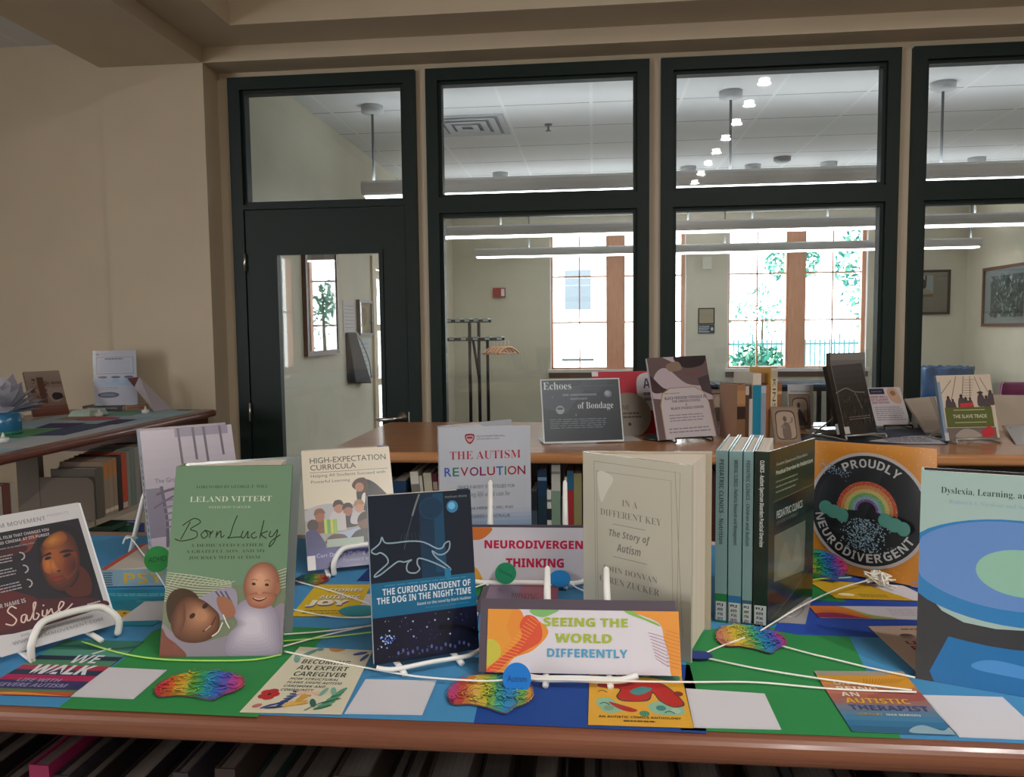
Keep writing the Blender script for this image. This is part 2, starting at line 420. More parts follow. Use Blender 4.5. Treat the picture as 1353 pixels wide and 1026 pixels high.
# door bay
a, b = bays[0]
r = empty('door_1', kind='structure')
mb = MB(); mb.box(a, D-.055, 0, a+.065, D+.06, 2.866, GM); mb.box(b-.065, D-.055, 0, b, D+.06, 2.866, GM)
mb.box(a+.065, D-.055, 2.80, b-.065, D+.06, 2.866, GM); mb.box(a+.065, D-.055, 2.165, b-.065, D+.06, 2.19, GM)
frame_rect(mb, a+.065, b-.065, 2.19, 2.80, .018, D-.03, D+.03, GM); mb.build('frame', r)
p = MB(); p.face([(a+.075, D, 2.2), (b-.075, D, 2.2), (b-.075, D, 2.79), (a+.075, D, 2.79)], M['glass']); p.build('transom_pane', r)
lf = MB(); x0, x1 = a+.069, b-.069
lf.box(x0, D-.045, .01, -1.715, D, 2.160, GM); lf.box(-1.145, D-.045, .01, x1, D, 2.160, GM)
lf.box(-1.715, D-.045, 1.92, -1.145, D, 2.160, GM); lf.box(-1.715, D-.045, .01, -1.145, D, .28, GM)
frame_rect(lf, -1.735, -1.125, .26, 1.94, .022, D-.052, D-.045, GM)
leaf = lf.build('leaf', r)
p = MB(); p.face([(-1.715, D-.02, .28), (-1.145, D-.02, .28), (-1.145, D-.02, 1.92), (-1.715, D-.02, 1.92)], M['glass']); p.build('door_pane', r)
for z in (1.88, 1.06, .25):
    h = MB(); h.tube([(x0-.004, D-.058, z-.05), (x0-.004, D-.058, z+.05)], .008, M['chrome'], 10); h.build('hinge', r)
h = MB(); h.lathe([(.03, 0), (.03, .01), (.012, .012), (.012, .055)], (0, 0, 0), M['chrome'], 24)
h.tube([(0, 0, .05), (-.04, -.004, .058), (-.11, -.008, .055), (-.125, -.008, .045)], [.011, .012, .010, .008], M['chrome'], 10)
o = h.build('lever_handle', r); o.location = (-1.04, D-.045, 1.03); o.rotation_euler = (R(90), 0, 0)
h = MB(); h.box(x1+.001, D-.058, .93, x1+.006, D-.044, 1.06, M['chrome']); h.build('strike_plate', r)

# ================================================================== the far room
FY, FX0, FX1, FZ = 11.0, -1.95, 4.857, 3.02
WA, WB = (-.60, 1.25), (1.80, 3.62); WZ0, WZ1 = .94, 2.84
mb = MB(); rect_wall_y(mb, FY, FY+.22, FX0-.2, FX1+.2, 0, 3.2, [(*WA, WZ0, WZ1), (*WB, WZ0, WZ1)], M['olive']); struct('wall_far', mb)
mb = MB(); rect_wall_x(mb, FX0-.15, FX0, D+.08, FY, 0, 3.2, [(6.96, 7.86, 0, 2.10)], M['olive']); struct('wall_far_left', mb)
mb = MB(); mb.box(FX1, D+.08, 0, FX1+.15, FY, 3.2, M['olive']); struct('wall_far_right', mb)
mb = MB(); mb.box(FX0-.15, D+.08, FZ, FX1+.15, FY, FZ+.1, M['tiles']); struct('ceiling_far', mb)
mb = MB(); mb.box(FX0-.2, D+.0801, 2.90, FX1+.2, D+.12, 3.12, M['cream']); mb.box(4.86, D+.0801, 0, 6, D+.12, 2.9, M['cream']); struct('wall_partition', mb)

def far_window(n, a, b):
    r = empty('window_%d' % n, kind='structure'); W_ = M['win_wood']
    mb = MB(); y0, y1 = FY+.06, FY+.14
    mb.box(a, y0, WZ0, a+.04, y1, WZ1, W_); mb.box(b-.06, y0, WZ0, b, y1, WZ1, W_)
    mb.box(a, y0, WZ0, b, y1, WZ0+.02, W_); mb.box(a, y0, WZ1-.04, b, y1, WZ1, W_)
    c0, c1 = a+.775, a+1.03
    mb.box(c0, y0-.03, WZ0, c1, y1, WZ1, W_); mb.box(c0+.03, y0-.045, WZ0, c1-.03, y0-.03, WZ1, W_)
    mb.build('frame', r)
    mb = MB(); ym = FY+.10
    for p, q in ((a+.04, c0), (c1, b-.06)):
        m_ = (p+q)/2; mb.box(m_-.008, ym-.01, WZ0, m_+.008, ym+.01, WZ1, W_)
        for z in (1.585, 2.215): mb.box(p, ym-.01, z-.01, q, ym+.01, z+.01, W_)
    mb.build('muntin_lattice', r)
    for p, q in ((a+.04, c0), (c1, b-.06)):
        g = MB(); g.face([(p, ym, WZ0+.02), (q, ym, WZ0+.02), (q, ym, WZ1-.04), (p, ym, WZ1-.04)], M['glass']); g.build('glass_pane', r)
    s = MB(); s.box(a-.03, FY-.05, WZ0-.045, b+.03, FY+.2, WZ0, K('#cfc6bf', .5)); s.build('window_sill', r)
    s = MB(); s.box(a-.02, FY-.012, WZ0-.12, b+.02, FY, WZ0-.046, K('#6f5a4c', .5)); s.build('apron', r)
    s = MB()
    for x in (a, b-.012): s.box(x, FY, WZ0, x+.012, FY+.06, WZ1, M['paper'])
    s.build('reveal', r)
far_window(6, *WA); far_window(7, *WB)

# inner door seen through the glazed door, in the side wall of the far room
r = empty('door_2', kind='structure')
mb = MB(); W2 = K('#b9ab93', .5); xx = FX0
for ya, yb in ((6.86, 6.97), (7.80, 7.92)): mb.box(xx-.02, ya, 0, xx+.02, yb, 2.16, W2)
mb.box(xx-.02, 6.97, 2.06, xx+.02, 7.80, 2.16, W2); mb.build('frame', r)
mb = MB()
mb.box(xx-.06, 6.99, .02, xx-.02, 7.08, 2.05, W2); mb.box(xx-.06, 7.68, .02, xx-.02, 7.79, 2.05, W2)
for z in (.02, .5, 1.0, 1.5, 1.98): mb.box(xx-.06, 7.08, z, xx-.02, 7.68, z+(.06 if z < 1.9 else .07), W2)
mb.build('leaf', r)
g = MB(); g.face([(xx-.04, 7.08, .1), (xx-.04, 7.68, .1), (xx-.04, 7.68, 2), (xx-.04, 7.08, 2)], M['glass']); g.build('door_pane', r)
for z in (1.86, 1.13):
    g = MB(); g.box(xx-.02, 7.0, z-.045, xx+.004, 7.04, z+.045, K('#5d564b', .4)); g.build('hinge', r)
mb = MB(); mb.box(FX0-.9, 6.6, 0, FX0-.85, 8.3, 2.4, K('#8a5a43', .7)); struct('wall_corridor', mb)

# ---- pendant lamps: three long runs
def pendant(y, x0, x1, rods, label, hz=(2.41, 2.515)):
    e = empty('pendant_lamp', ((x0+x1)/2, y, hz[1]), label=label, cat='lamp', group='long pendant lamps of the far room')
    cx, cz = (x0+x1)/2, hz[1]
    mb = MB(); n = 12; prof = [(-.062, -.10), (-.078, -.085), (-.082, -.05), (-.080, -.02), (-.066, -.004), (-.05, 0), (.05, 0), (.066, -.004), (.080, -.02), (.082, -.05), (.078, -.085), (.062, -.10)]
    vs = [(x-cx, p, q) for x in (x0, x1) for p, q in prof]; k = len(prof)
    mb.raw(vs, [(i, (i+1) % k, k+(i+1) % k, k+i) for i in range(k)]+[tuple(range(k))[::-1], tuple(range(k, 2*k))], M['lamp_metal']); mb.build('housing', e)
    t = MB(); t.box(x0-cx+.02, -.055, -.115, x1-cx-.02, .055, -.1005, M['tube']); t.build('lens', e)
    t = MB(); t.box(x0-cx+.02, -.035, .0002, x1-cx-.02, .035, .0006, M['uplight']); t.build('uplight_lens', e)
    for x in rods:
        q = MB(); q.tube([(x-cx, 0, 0), (x-cx, 0, FZ-cz-.04)], .009, K('#5d6264', .4), 8); rod = q.build('rod', e)
        q = MB(); q.lathe([(.03, -.055), (.075, -.045), (.075, 0)], (x-cx, 0, FZ-cz), K('#b0b3b5', .4), 20); q.build('canopy', rod)
pendant(5.38, -1.56, 3.4, (-1.49, .89, 2.2), 'long pendant lamp of the far room hung closest to the glazed partition')
pendant(7.80, -1.7, 4.4, (-.9, .9, 1.5, 2.19, 3.5), 'long pendant lamp of the far room, middle one of three')
pendant(10.0, -1.48, 4.55, (-.8, 1.6, 4.45), 'long pendant lamp of the far room hung by the windows')
# ---- ceiling vent and sprinkler
e = empty('ceiling_vent', (-.93, 5.98, FZ), label='square white air vent in the tiled ceiling', cat='vent')
mb = MB(); V = K('#a8acb0', .6, gain=1.3)
for i in range(4):
    s = .295-.07*i; zz = -.012*i
    frame_rect_pts = [(-s, -s, s, -s+.045), (-s, s-.045, s, s), (-s, -s+.045, -s+.045, s-.045), (s-.045, -s+.045, s, s-.045)]
    for q in frame_rect_pts: mb.box(q[0], q[1], -.006+zz*.4, q[2], q[3], -.001+zz*.4, V)
mb.build('louver_frame', e); mb = MB(); mb.box(-.29, -.29, -.0012, .29, .29, -.0002, K('#85898e', .8)); mb.build('backing', e)
mb = MB(); mb.lathe([(.03, 0), (.028, -.008), (.008, -.012), (.008, -.045), (.022, -.047), (.022, -.05)], (-.33, 6.03, FZ), K('#55585a', .4), 16)
tag(mb.build('sprinkler'), 'small metal fire sprinkler in the tiled ceiling', 'sprinkler')
mb = MB(); mb.lathe([(.075, 0), (.075, -.03), (.05, -.045)], (1.7, 7.5, FZ), K('#8d9193', .5), 18)
tag(mb.build('smoke_detector'), 'round grey smoke detector on the far room ceiling', 'detector')

# ---- wall things
def on_far(mb, x0, x1, z0, z1, d, m): mb.box(x0, FY-d, z0, x1, FY-.0005, z1, m)
e = empty('fire_alarm', (-1.30, FY, 2.01), label='small red fire alarm box high on the olive wall', cat='alarm')
mb = MB(); mb.box(-.085, -.05, -.065, .085, 0, .065, K('#8e2626', .4)); mb.build('case', e)
mb = MB(); mb.box(.03, -.06, -.05, .075, -.05, .05, K('#d5cfcf', .3)); mb.build('strobe_lens', e)
mb = MB(); on_far(mb, 1.46, 1.58, 2.28, 2.44, .05, K('#c9c7ba', .5)); tag(mb.build('wall_box'), 'small white box on the wall strip between the windows', 'box')
e = empty('framed_notice', (1.52, FY, 1.65), label='small tan notice in black frame between the two windows', cat='notice')
mb = MB(); mb.box(-.11, -.015, -.11, .11, 0, .11, K('#1d1c1b', .4)); mb.build('frame', e)
mb = MB(); mb.box(-.095, -.017, -.095, .095, -.0151, .095, K('#8d8470')); mb.build('print', e)
e = empty('wall_sign', (1.52, FY, 1.475), label='small dark blue sign with white print under the framed notice', cat='sign')
mb = MB(); mb.box(-.11, -.008, -.06, .11, 0, .06, K('#243244', .4))
A = Art(mb, (-.11, -.008, .06), (.11, -.008, .06), (.11, -.008, -.06), (-.11, -.008, -.06), (0, -1, 0), lift=.001); A.STEP = .0003
A.lines(.05, .1, .7, .9, 4, '#b9c6cc', .4, 3); A.ell(.85, .5, .08, .2, '#9fb2b8'); mb.build('plate', e)

def framed(loc, along, w, h, fcol, art, label, cat='picture', t=.03):
    """picture on a wall; along = direction of its left-to-right edge, face towards the room"""
    e = empty('framed_picture', loc, label=label, cat=cat)
    X = Vector(along); N = Vector((0, 0, 1)).cross(X)*-1
    def pt(u, v, d): return X*u + Vector((0, 0, v)) + N*d
    mb = MB()
    for (u0, v0, u1, v1) in ((-w/2, -h/2, w/2, -h/2+t), (-w/2, h/2-t, w/2, h/2), (-w/2, -h/2+t, -w/2+t, h/2-t), (w/2-t, -h/2+t, w/2, h/2-t)):
        mb.hexa([pt(u0, v0, 0), pt(u1, v0, 0), pt(u1, v0, .03), pt(u0, v0, .03)], [pt(u0, v1, 0), pt(u1, v1, 0), pt(u1, v1, .03), pt(u0, v1, .03)], K(fcol, .4))
    mb.build('frame', e)
    mb = MB(); q = w/2-t, h/2-t
    A = Art(mb, pt(-q[0], q[1], .008), pt(q[0], q[1], .008), pt(q[0], -q[1], .008), pt(-q[0], -q[1], .008), N); A.STEP = .0001
    art(A); pr = mb.build('print', e)
    mb = MB(); mb.face([pt(-q[0], -q[1], .024), pt(q[0], -q[1], .024), pt(q[0], q[1], .024), pt(-q[0], q[1], .024)], M['glass']); mb.build('cover_glass', pr)
def art_portrait(A):
    A.rect(0, 0, 1, 1, '#8f897c'); A.rect(.08, .38, .72, .92, '#a9b3b5'); A.rect(.08, .38, .72, .46, '#7a6650')
    A.rect(.22, .75, .25, .92, '#2d2b28'); A.rect(.56, .75, .59, .92, '#2d2b28')
    A.ell(.24, .66, .06, .1, '#3b2f28'); A.blob([(.12, .46), (.16, .56), (.24, .59), (.33, .55), (.36, .46)], '#59615a')
    A.ell(.50, .70, .09, .14, '#42322a'); A.blob([(.32, .46), (.36, .56), (.5, .6), (.64, .56), (.70, .46)], '#a8a080')
    A.rect(.14, .18, .45, .26, '#6f6a5c')
framed((4.30, FY, 1.925), (1, 0, 0), .70, .58, '#241b16', art_portrait, 'framed picture of two dark heads on the far wall above the blue bag', t=.03)
def art_abstract(A):
    A.rect(0, 0, 1, 1, '#93a0a4'); A.rect(.14, .12, .86, .88, '#4d6164'); r_ = random.Random(5)
    for i in range(170):
        u, v = r_.uniform(.15, .85), r_.uniform(.13, .87)
        A.ell(u, v, r_.uniform(.01, .035), r_.uniform(.01, .04), r_.choice(['#3a4f54', '#6f8a8a', '#87a09c', '#5d7470', '#2f4246', '#9fb3b0']), r_.uniform(0, 180), 7)
framed((FX1, 9.95, 1.83), (0, -1, 0), 1.12, .72, '#5b3a2c', art_abstract, 'wide framed teal abstract print on the side wall above the purple chair', t=.035)
def art_window_glare(A):
    A.rect(0, 0, 1, 1, '#9a9d97'); A.rect(.22, .24, .66, 1, '#7d6b58'); A.rect(.16, .02, .84, .2, '#a59f92'); A.lines(.24, .05, .76, .17, 4, '#77736b', .35, 4)
framed((FX0, 5.53, 1.72), (0, 1, 0), .68, .78, '#4a241c', art_window_glare, 'tall dark red framed print on the pale wall seen through the door', t=.035)
def art_small(A):
    A.rect(0, 0, 1, 1, '#c9a987'); A.rect(.1, .1, .9, .9, '#d9c4a6'); A.ell(.5, .55, .25, .3, '#a98a68')
framed((FX0, 6.60, 1.61), (0, 1, 0), .38, .30, '#2c2622', art_small, 'small dark framed picture near the inner door', t=.022)
def leaflet_on_left(y0, y1, z0, z1, c, label):
    mb = MB(); mb.box(FX0+.0005, y0, z0, FX0+.004, y1, z1, K(c))
    A = Art(mb, (FX0+.004, y0, z1), (FX0+.004, y1, z1), (FX0+.004, y1, z0), (FX0+.004, y0, z0), (1, 0, 0), lift=.001)
    A.lines(.1, .1, .9, .9, 7, '#8c9296', .25, int(z0*100)); tag(mb.build('wall_notice'), label, 'notice')
leaflet_on_left(6.05, 6.36, 1.49, 1.74, '#b5aeb0', 'plain pale paper notice pinned beside the small framed picture')
leaflet_on_left(6.45, 6.78, 1.12, 1.44, '#a9b6bb', 'white paper notice pinned below the small framed picture')
e = empty('wall_bag', (FX0, 6.26, 1.47), label='dark bag hanging on the pale wall seen through the door', cat='bag')
mb = MB(); vs = [(0.0, -.17, 0), (0.0, .10, 0), (.0, .24, -.40), (0, -.15, -.36)]
mb.hexa([(.0, -.15, -.38), (.07, -.13, -.38), (.09, .25, -.41), (.0, .27, -.41)], [(.0, -.17, .02), (.02, -.15, .02), (.03, .03, .02), (.0, .05, .02)], K('#22242a', .75)); mb.build('body', e, .012)
mb = MB(); mb.tube(catmull([(.03, .03, .02), (.06, .12, -.08), (.085, .2, -.22), (.09, .24, -.36)]), .008, K('#c9c9cc', .4), 8); mb.build('strap', e)

# ---- coat rack
e = empty('coat_rack', (-1.42, 9.3, 0), label='black two-tier coat rack with metal shelf rails', cat='coat rack')
BK = K('#17171a', .4); RL = K('#8fa5b0', .3)
for dx, dy in ((-.045, .03), (.07, 0), (.17, .02)):
    q = MB(); q.tube([(dx, dy, .02), (dx, dy, 1.38 if dx > .1 else 1.62)], .02, BK, 10); q.build('post', e)
q = MB(); q.tube([(.0, 0, 1.38), (.07, 0, .9)], .018, BK, 8); q.build('brace', e)
for z, xa, xb in ((1.60, -.42, .20), (1.385, -.42, .36)):
    q = MB(); q.box(xa, -.14, z-.015, xb, -.12, z+.02, BK); q.box(xa, .12, z-.015, xb, .14, z+.02, BK); q.build('shelf_frame', e)
    for k in range(6):
        x = xa+.02+(xb-xa-.08)*k/5; q = MB(); q.box(x, -.15, z-.004, x+.055, -.1405, z+.032, RL); q.box(x, -.15, z+.021, x+.055, .15, z+.032, RL); q.build('rail', e)
for k in range(3):
    q = MB(); q.box(-.3, -.3+.25*k, .0, .5, -.26+.25*k, .03, BK); q.build('foot', e)
for i in range(5):
    h = empty('coat_hanger', (-1.16+.045*i, 9.2-.024*i, 1.340), (0, 0, R(62)), 'light wooden coat hanger hanging empty on the black rack', 'hanger', 'wooden hangers on the coat rack')
    q = MB(); q.tube(catmull([(-.21, 0, -.115), (-.11, 0, -.065), (0, 0, -.045), (.11, 0, -.065), (.21, 0, -.115)]), .014, K('#c59372', .5), 8); q.tube([(-.2, 0, -.115), (.2, 0, -.115)], .006, K('#c59372', .5), 6); q.build('body', h)
    q = MB(); q.tube(catmull([(0, 0, -.045), (0, 0, -.01), (.015, 0, .01), (0, 0, .027), (-.012, 0, .018)]), .003, M['chrome'], 6); q.build('hook', h)

# ---- tables, bin, chairs
def far_table(x0, x1, y0, y1, label):
    e = empty('table', ((x0+x1)/2, (y0+y1)/2, 0), label=label, cat='table'); a, b = (x1-x0)/2, (y1-y0)/2
    m = MB(); m.box(-a, -b, .745, a, b, .78, K('#3d4c5e', .12)); m.build('table_top', e, .004)
    m = MB(); m.box(-a+.01, -b+.01, .69, a-.01, b-.01, .744, K('#12151c', .4)); m.build('apron', e)
    for sx in (-1, 1):
        for sy in (-1, 1):
            m = MB(); xx, yy = sx*(a-.06), sy*(b-.06); m.box(xx-.025, yy-.025, 0, xx+.025, yy+.025, .69, K('#1b1c20', .4)); m.build('leg', e)
far_table(.1, 1.53, 10.15, 10.85, 'dark topped table under the window beside the coat rack')
far_table(1.55, 3.02, 10.15, 10.85, 'dark topped table under the window with garden view')
e = empty('waste_bin', (4.30, 10.2, 0), label='waste bin lined with blue plastic bag below the framed heads', cat='bin')
m = MB(); m.lathe([(.20, 0), (.25, .9)], (0, 0, 0), K('#32404e', .6), 26); m.build('body', e)
m = MB(); n_ = 40; prof = [(.262, .40), (.268, .6), (.272, .8), (.30, .965), (.298, .985), (.255, .97), (.24, .80)]
vs = []
for i, (rr, z) in enumerate(prof):
    for j in range(n_):
        t = 2*math.pi*j/n_; q = rr*(1+(.045*math.sin(j*5.1+i)+.03*math.sin(j*2.3+2*i))*(1 if i > 0 else .3)); vs.append((q*math.cos(t), q*math.sin(t), z+.012*math.sin(j*3.7)))
m.raw(vs, [(i*n_+j, i*n_+(j+1) % n_, (i+1)*n_+(j+1) % n_, (i+1)*n_+j) for i in range(len(prof)-1) for j in range(n_)], K('#2f5580', .22), True); m.build('bin_liner', e)
def chair(x, y, rz, label):
    e = empty('chair', (x, y, 0), (0, 0, R(rz)), label, 'chair', 'purple chairs in the far room'); C_ = K('#853a68', .5)
    m = MB(); m.box(-.24, -.24, .42, .24, .24, .48, C_); m.build('seat', e, .02)
    m = MB(); pts = []
    for i in range(9):
        t = -1+2*i/8; pts.append((.25*t, .21-.07*(1-t*t)*-1+.0, 1))
    vs = []
    for (px, py, _) in pts:
        for z in (.50, .70, .88, .905): vs.append((px*(1 if z < .9 else .93), py+(z-.5)*.12, z))
    for (px, py, _) in pts:
        for z in (.50, .70, .88, .905): vs.append((px*(1 if z < .9 else .93), py+.03+(z-.5)*.12, z))
    k = 9*4; fs = []
    for i in range(8):
        for j in range(3):
            a_, b_, c_, d_ = i*4+j, (i+1)*4+j, (i+1)*4+j+1, i*4+j+1
            fs += [(a_, b_, c_, d_), (k+d_, k+c_, k+b_, k+a_)]
        fs.append((i*4+3, (i+1)*4+3, k+(i+1)*4+3, k+i*4+3)); fs.append((k+i*4, k+(i+1)*4, (i+1)*4, i*4))
    for i in (0, 8):
        for j in range(3): fs.append((i*4+j, i*4+j+1, k+i*4+j+1, k+i*4+j))
    m.raw(vs, fs, C_, True); m.build('backrest', e)
    for sx in (-1, 1):
        for sy in (-1, 1):
            m = MB(); m.tube([(sx*.2, sy*.2, .42), (sx*.23, sy*.23, 0)], .014, M['chrome'], 8); m.build('leg', e)
chair(4.33, 8.9, 195, 'purple moulded chair standing near the blue bin bag')
chair(4.45, 8.3, 170, 'purple moulded chair at the picture edge below the teal print')

# ---- outdoors
mb = MB(); mb.box(-14, 11.3, -.4, 22, 40, -.2, K('#d6d8d6', .9, gain=1)); struct('ground', mb)
e = empty('building', (-2.5, 16, -.2), label='white clapboard house outside the window beside the coat rack', cat='building')
m = MB(); m.box(-5, 0, 0, 4.1, 4, 6, K('#e6e8ea', .8, gain=1)); m.build('wall', e)
m = MB(); m.box(1.86, -.05, 2.0, 2.52, -.001, 2.95, K('#f0f2f4', .7, gain=1)); m.build('window_frame', e)
m = MB(); m.box(1.93, -.06, 2.08, 2.45, -.051, 2.86, K('#7d8b97', .3, gain=.5)); m.build('window_pane', e)
m = MB(); m.box(1.86, -.02, 1.05, 2.5, -.001, 1.10, K('#4c5054', .7, gain=.6)); m.build('vent_slot', e)
e = empty('iron_fence', (6.1, 17.5, -.2), label='dark garden fence of upright bars beyond the windows', cat='fence')
m = MB()
for i in range(90):
    x = -3.6+i*.1; m.box(x-.014, -.014, 0, x+.014, .014, 1.42+.12*(i % 9 == 0), K('#2f7a80', .6, gain=.5))
for z in (.15, 1.3): m.box(-3.65, -.02, z, 5.4, .02, z+.05, K('#2f7a80', .6, gain=.5))
m.build('fence_bars_lattice', e)
def leaf_ball(name, c, rad, n, cols, seed, size=.12):
    r_ = random.Random(seed); m = MB()
    for i in range(n):
        v = Vector((r_.gauss(0, 1), r_.gauss(0, 1), r_.gauss(0, 1))).normalized()*(r_.random()**.4)
        p = Vector(c)+Vector((v.x*rad[0], v.y*rad[1], v.z*rad[2])); a = Vector((r_.gauss(0, 1), r_.gauss(0, 1), r_.gauss(0, 1))).normalized(); b = a.cross(Vector((.3, .5, .8))).normalized()
        s = size*r_.uniform(.6, 1.3)
        m.face([p-a*s, p-b*s*.4, p+a*s, p+b*s*.4], r_.choice(cols))
    return m
TL = [K(c, .8, gain=.6) for c in ('#2f8f78', '#57a58a', '#2b7a78', '#7fc0a0')]
def plant(name, x, y, cz, rad, n, lab, cat, size, seed):
    e = empty(name, (x, y, -.2), label=lab, cat=cat)
    leaf_ball('f', (0, 0, cz), rad, n, TL, seed, size).build('foliage', e)
    m = MB(); m.tube([(0, 0, 0), (.05, 0, cz)], [.02+.02*cz, .02], K('#5b5a4a', .9, gain=.3), 8); m.build('trunk' if cat == 'tree' else 'stem', e)
plant('bush', 3.05, 15.0, .86, (.62, .4, .55), 1000, 'round green bush outside in front of the garden fence', 'bush', .09, 3)
mb = MB(); mb.box(2.4, 14.3, -.2, 3.9, 14.42, .42, K('#4d7c90', .7, gain=.5)); tag(mb.build('planter_box'), 'low blue grey planter box outside in front of the bush', 'planter')
plant('tree', 7.9, 22, 3.3, (1.5, 1.0, 2.2), 1500, 'tall pale green tree beyond the fence behind the window post', 'tree', .13, 4)
plant('tree', 8.6, 20, 1.5, (.9, .8, 1.3), 700, 'bushy low tree beyond the fence near the window edge', 'tree', .12, 9)
plant('tree', 5.3, 22, 3.45, (.75, .6, .55), 330, 'small pale tree crown showing high beyond the garden fence', 'tree', .12, 6)
plant('tree', 4.9, 24, 2.2, (1.1, .6, .8), 160, 'thin pale shrub beyond the fence under the small tree crown', 'tree', .1, 7)
plant('tree', 1.05, 14.2, 2.25, (.16, .16, .42), 130, 'small lime green tree right outside the window beside the coat rack', 'tree', .07, 8)

# ================================================================== bookcases
def counter(name, label, loc, x0, x1, y0, y1, wood, rot=0, t=.032, corner=.03, bev=.013):
    e = empty(name, loc, (0, 0, R(rot)), label, 'bookcase')
    m = MB(); pts = []
    for cx, cy, a0 in ((x0+corner, y0+corner, 180), (x1-corner, y0+corner, 270), (x1-corner, y1-corner, 0), (x0+corner, y1-corner, 90)):
        for i in range(7): a = R(a0+i*15); pts.append((cx+corner*math.cos(a), cy+corner*math.sin(a)))
    m.slab(pts, 1.10-t, 1.10, wood); m.build('wooden_top', e, bev, 5)
    return e
# near display bookcase
e = counter('bookcase', 'near double-sided bookcase with wooden top carrying the neurodiversity display', (0, 0, 0), -1.5, 1.5, .763, 1.50, M['wood_dark'])
m = MB(); m.box(-1.46, .80, .70, 1.46, 1.13, .72, M['steel_beige']); m.build('shelf', e)
m = MB(); m.box(-1.46, 1.13, .05, 1.46, 1.145, 1.0679, M['steel_beige']); m.build('back_panel', e)
m = MB(); m.box(-1.46, .79, .0, 1.46, 1.47, .09, M['dark_case']); m.build('plinth', e)
for x in (-1.46, 1.44): m = MB(); m.box(x, .80, .09, x+.02, 1.46, 1.0679, M['dark_case']); m.build('end_panel', e)
# middle bookcase in front of the glazing
e = counter('bookcase', 'bookcase with orange wooden top standing before the glazed partition', (0, 0, 0), -.905, 2.75, 2.535, 3.40, M['wood'], t=.036)
m = MB(); m.box(-.84, 2.58, .715, 2.7, 2.96, .74, M['dark_case']); m.build('shelf', e)
m = MB(); m.box(-.84, 2.96, .05, 2.7, 2.975, 1.0639, M['dark_case']); m.build('back_panel', e)
m = MB(); m.box(-.86, 2.57, .0, 2.7, 3.37, .09, M['dark_case']); m.build('plinth', e)
for x in (-.865, 2.7): m = MB(); m.box(x, 2.565, .09, x+.024, 3.37, 1.0639, M['dark_case']); m.build('end_panel', e)
# side bookcase along the alcove
e = counter('bookcase', 'low bookcase with dark red wooden top along the side of the room', (0, 0, 0), -2.83, -1.96, .3, 3.955, M['wood_y'], t=.034)
for y in (2.93, 1.9, .9, 3.88):
    m = MB(); m.box(-2.31, y, 0, -2.215, y+.03, 1.0659, M['steel_brown']); m.build('upright', e)
    m = MB()
    prof = [(-2.215, .73), (-1.985, .73), (-1.985, .90), (-1.992, .918), (-2.01, .93), (-2.215, .93)]
    m.raw([(x, y+.002, z) for x, z in prof]+[(x, y+.006, z) for x, z in prof], [tuple(range(6)), tuple(range(6, 12))[::-1]]+[(i, (i+1) % 6, 6+(i+1) % 6, 6+i)[::-1] for i in range(6)], M['steel_brown']); m.build('shelf_bracket', e)
for a, b in ((2.938, 3.878), (1.938, 2.928), (.938, 1.898)):
    for z in (.735, .36):
        m = MB(); m.box(-2.212, a, z, -1.985, b, z+.02, M['steel_beige']); m.build('shelf', e)
m = MB(); m.box(-2.33, .35, 0, -2.0, 3.9, .08, M['steel_brown']); m.build('plinth', e)
m = MB(); m.box(-2.78, 3.35, .97, -2.03, 3.375, 1.0659, M['wood_y']); m.build('apron', e)
m = MB(); m.box(-2.03, 3.35, .98, -2.01, 3.94, 1.0659, M['wood_y']); m.build('side_rail', e)

# ================================================================== books on the shelves
def shelf_book(loc, rz, t, d, h, cover, label, group=None, lean=0, bands=(), pagem='pages_x', spine_text=None, tc='#d8d4c8'):
    e = empty('book', loc, (0, R(lean), R(rz)), label, 'book', group)
    c = K(cover, .45); b = min(.0025, t*.15); m = MB()
    m.box(0, 0, 0, b, d, h, c); m.box(t-b, 0, 0, t, d, h, c)
    m.hexa([(b, 0, 0), (t-b, 0, 0), (t-b, b, 0), (b, b, 0)], [(b, 0, h), (t-b, 0, h), (t-b, b, h), (b, b, h)], c)
    A = Art(m, (0, 0, h), (t, 0, h), (t, 0, 0), (0, 0, 0), (0, -1, 0), .45)
    for v0, v1, cc in bands: A.rect(0, v0, 1, v1, cc)
    if spine_text: vertical_text(A, spine_text, .25, .15, .75, .85, tc)
    m.build('cover', e)
    m = MB(); m.box(b+.0002, b+.0005, .003, t-b-.0002, d-.004, h-.004, M[pagem]); m.build('page_block', e)
    return e
def vertical_text(A, body, u0, v0, u1, v1, c, font='sans', weight=0):
    vs, fs = text_mesh(body, font, weight, 0); A.k += 1
    A.mb.raw([A.P(u0+(u1-u0)*y, v1-(v1-v0)*x) for x, y in vs], fs, A.mat(c))

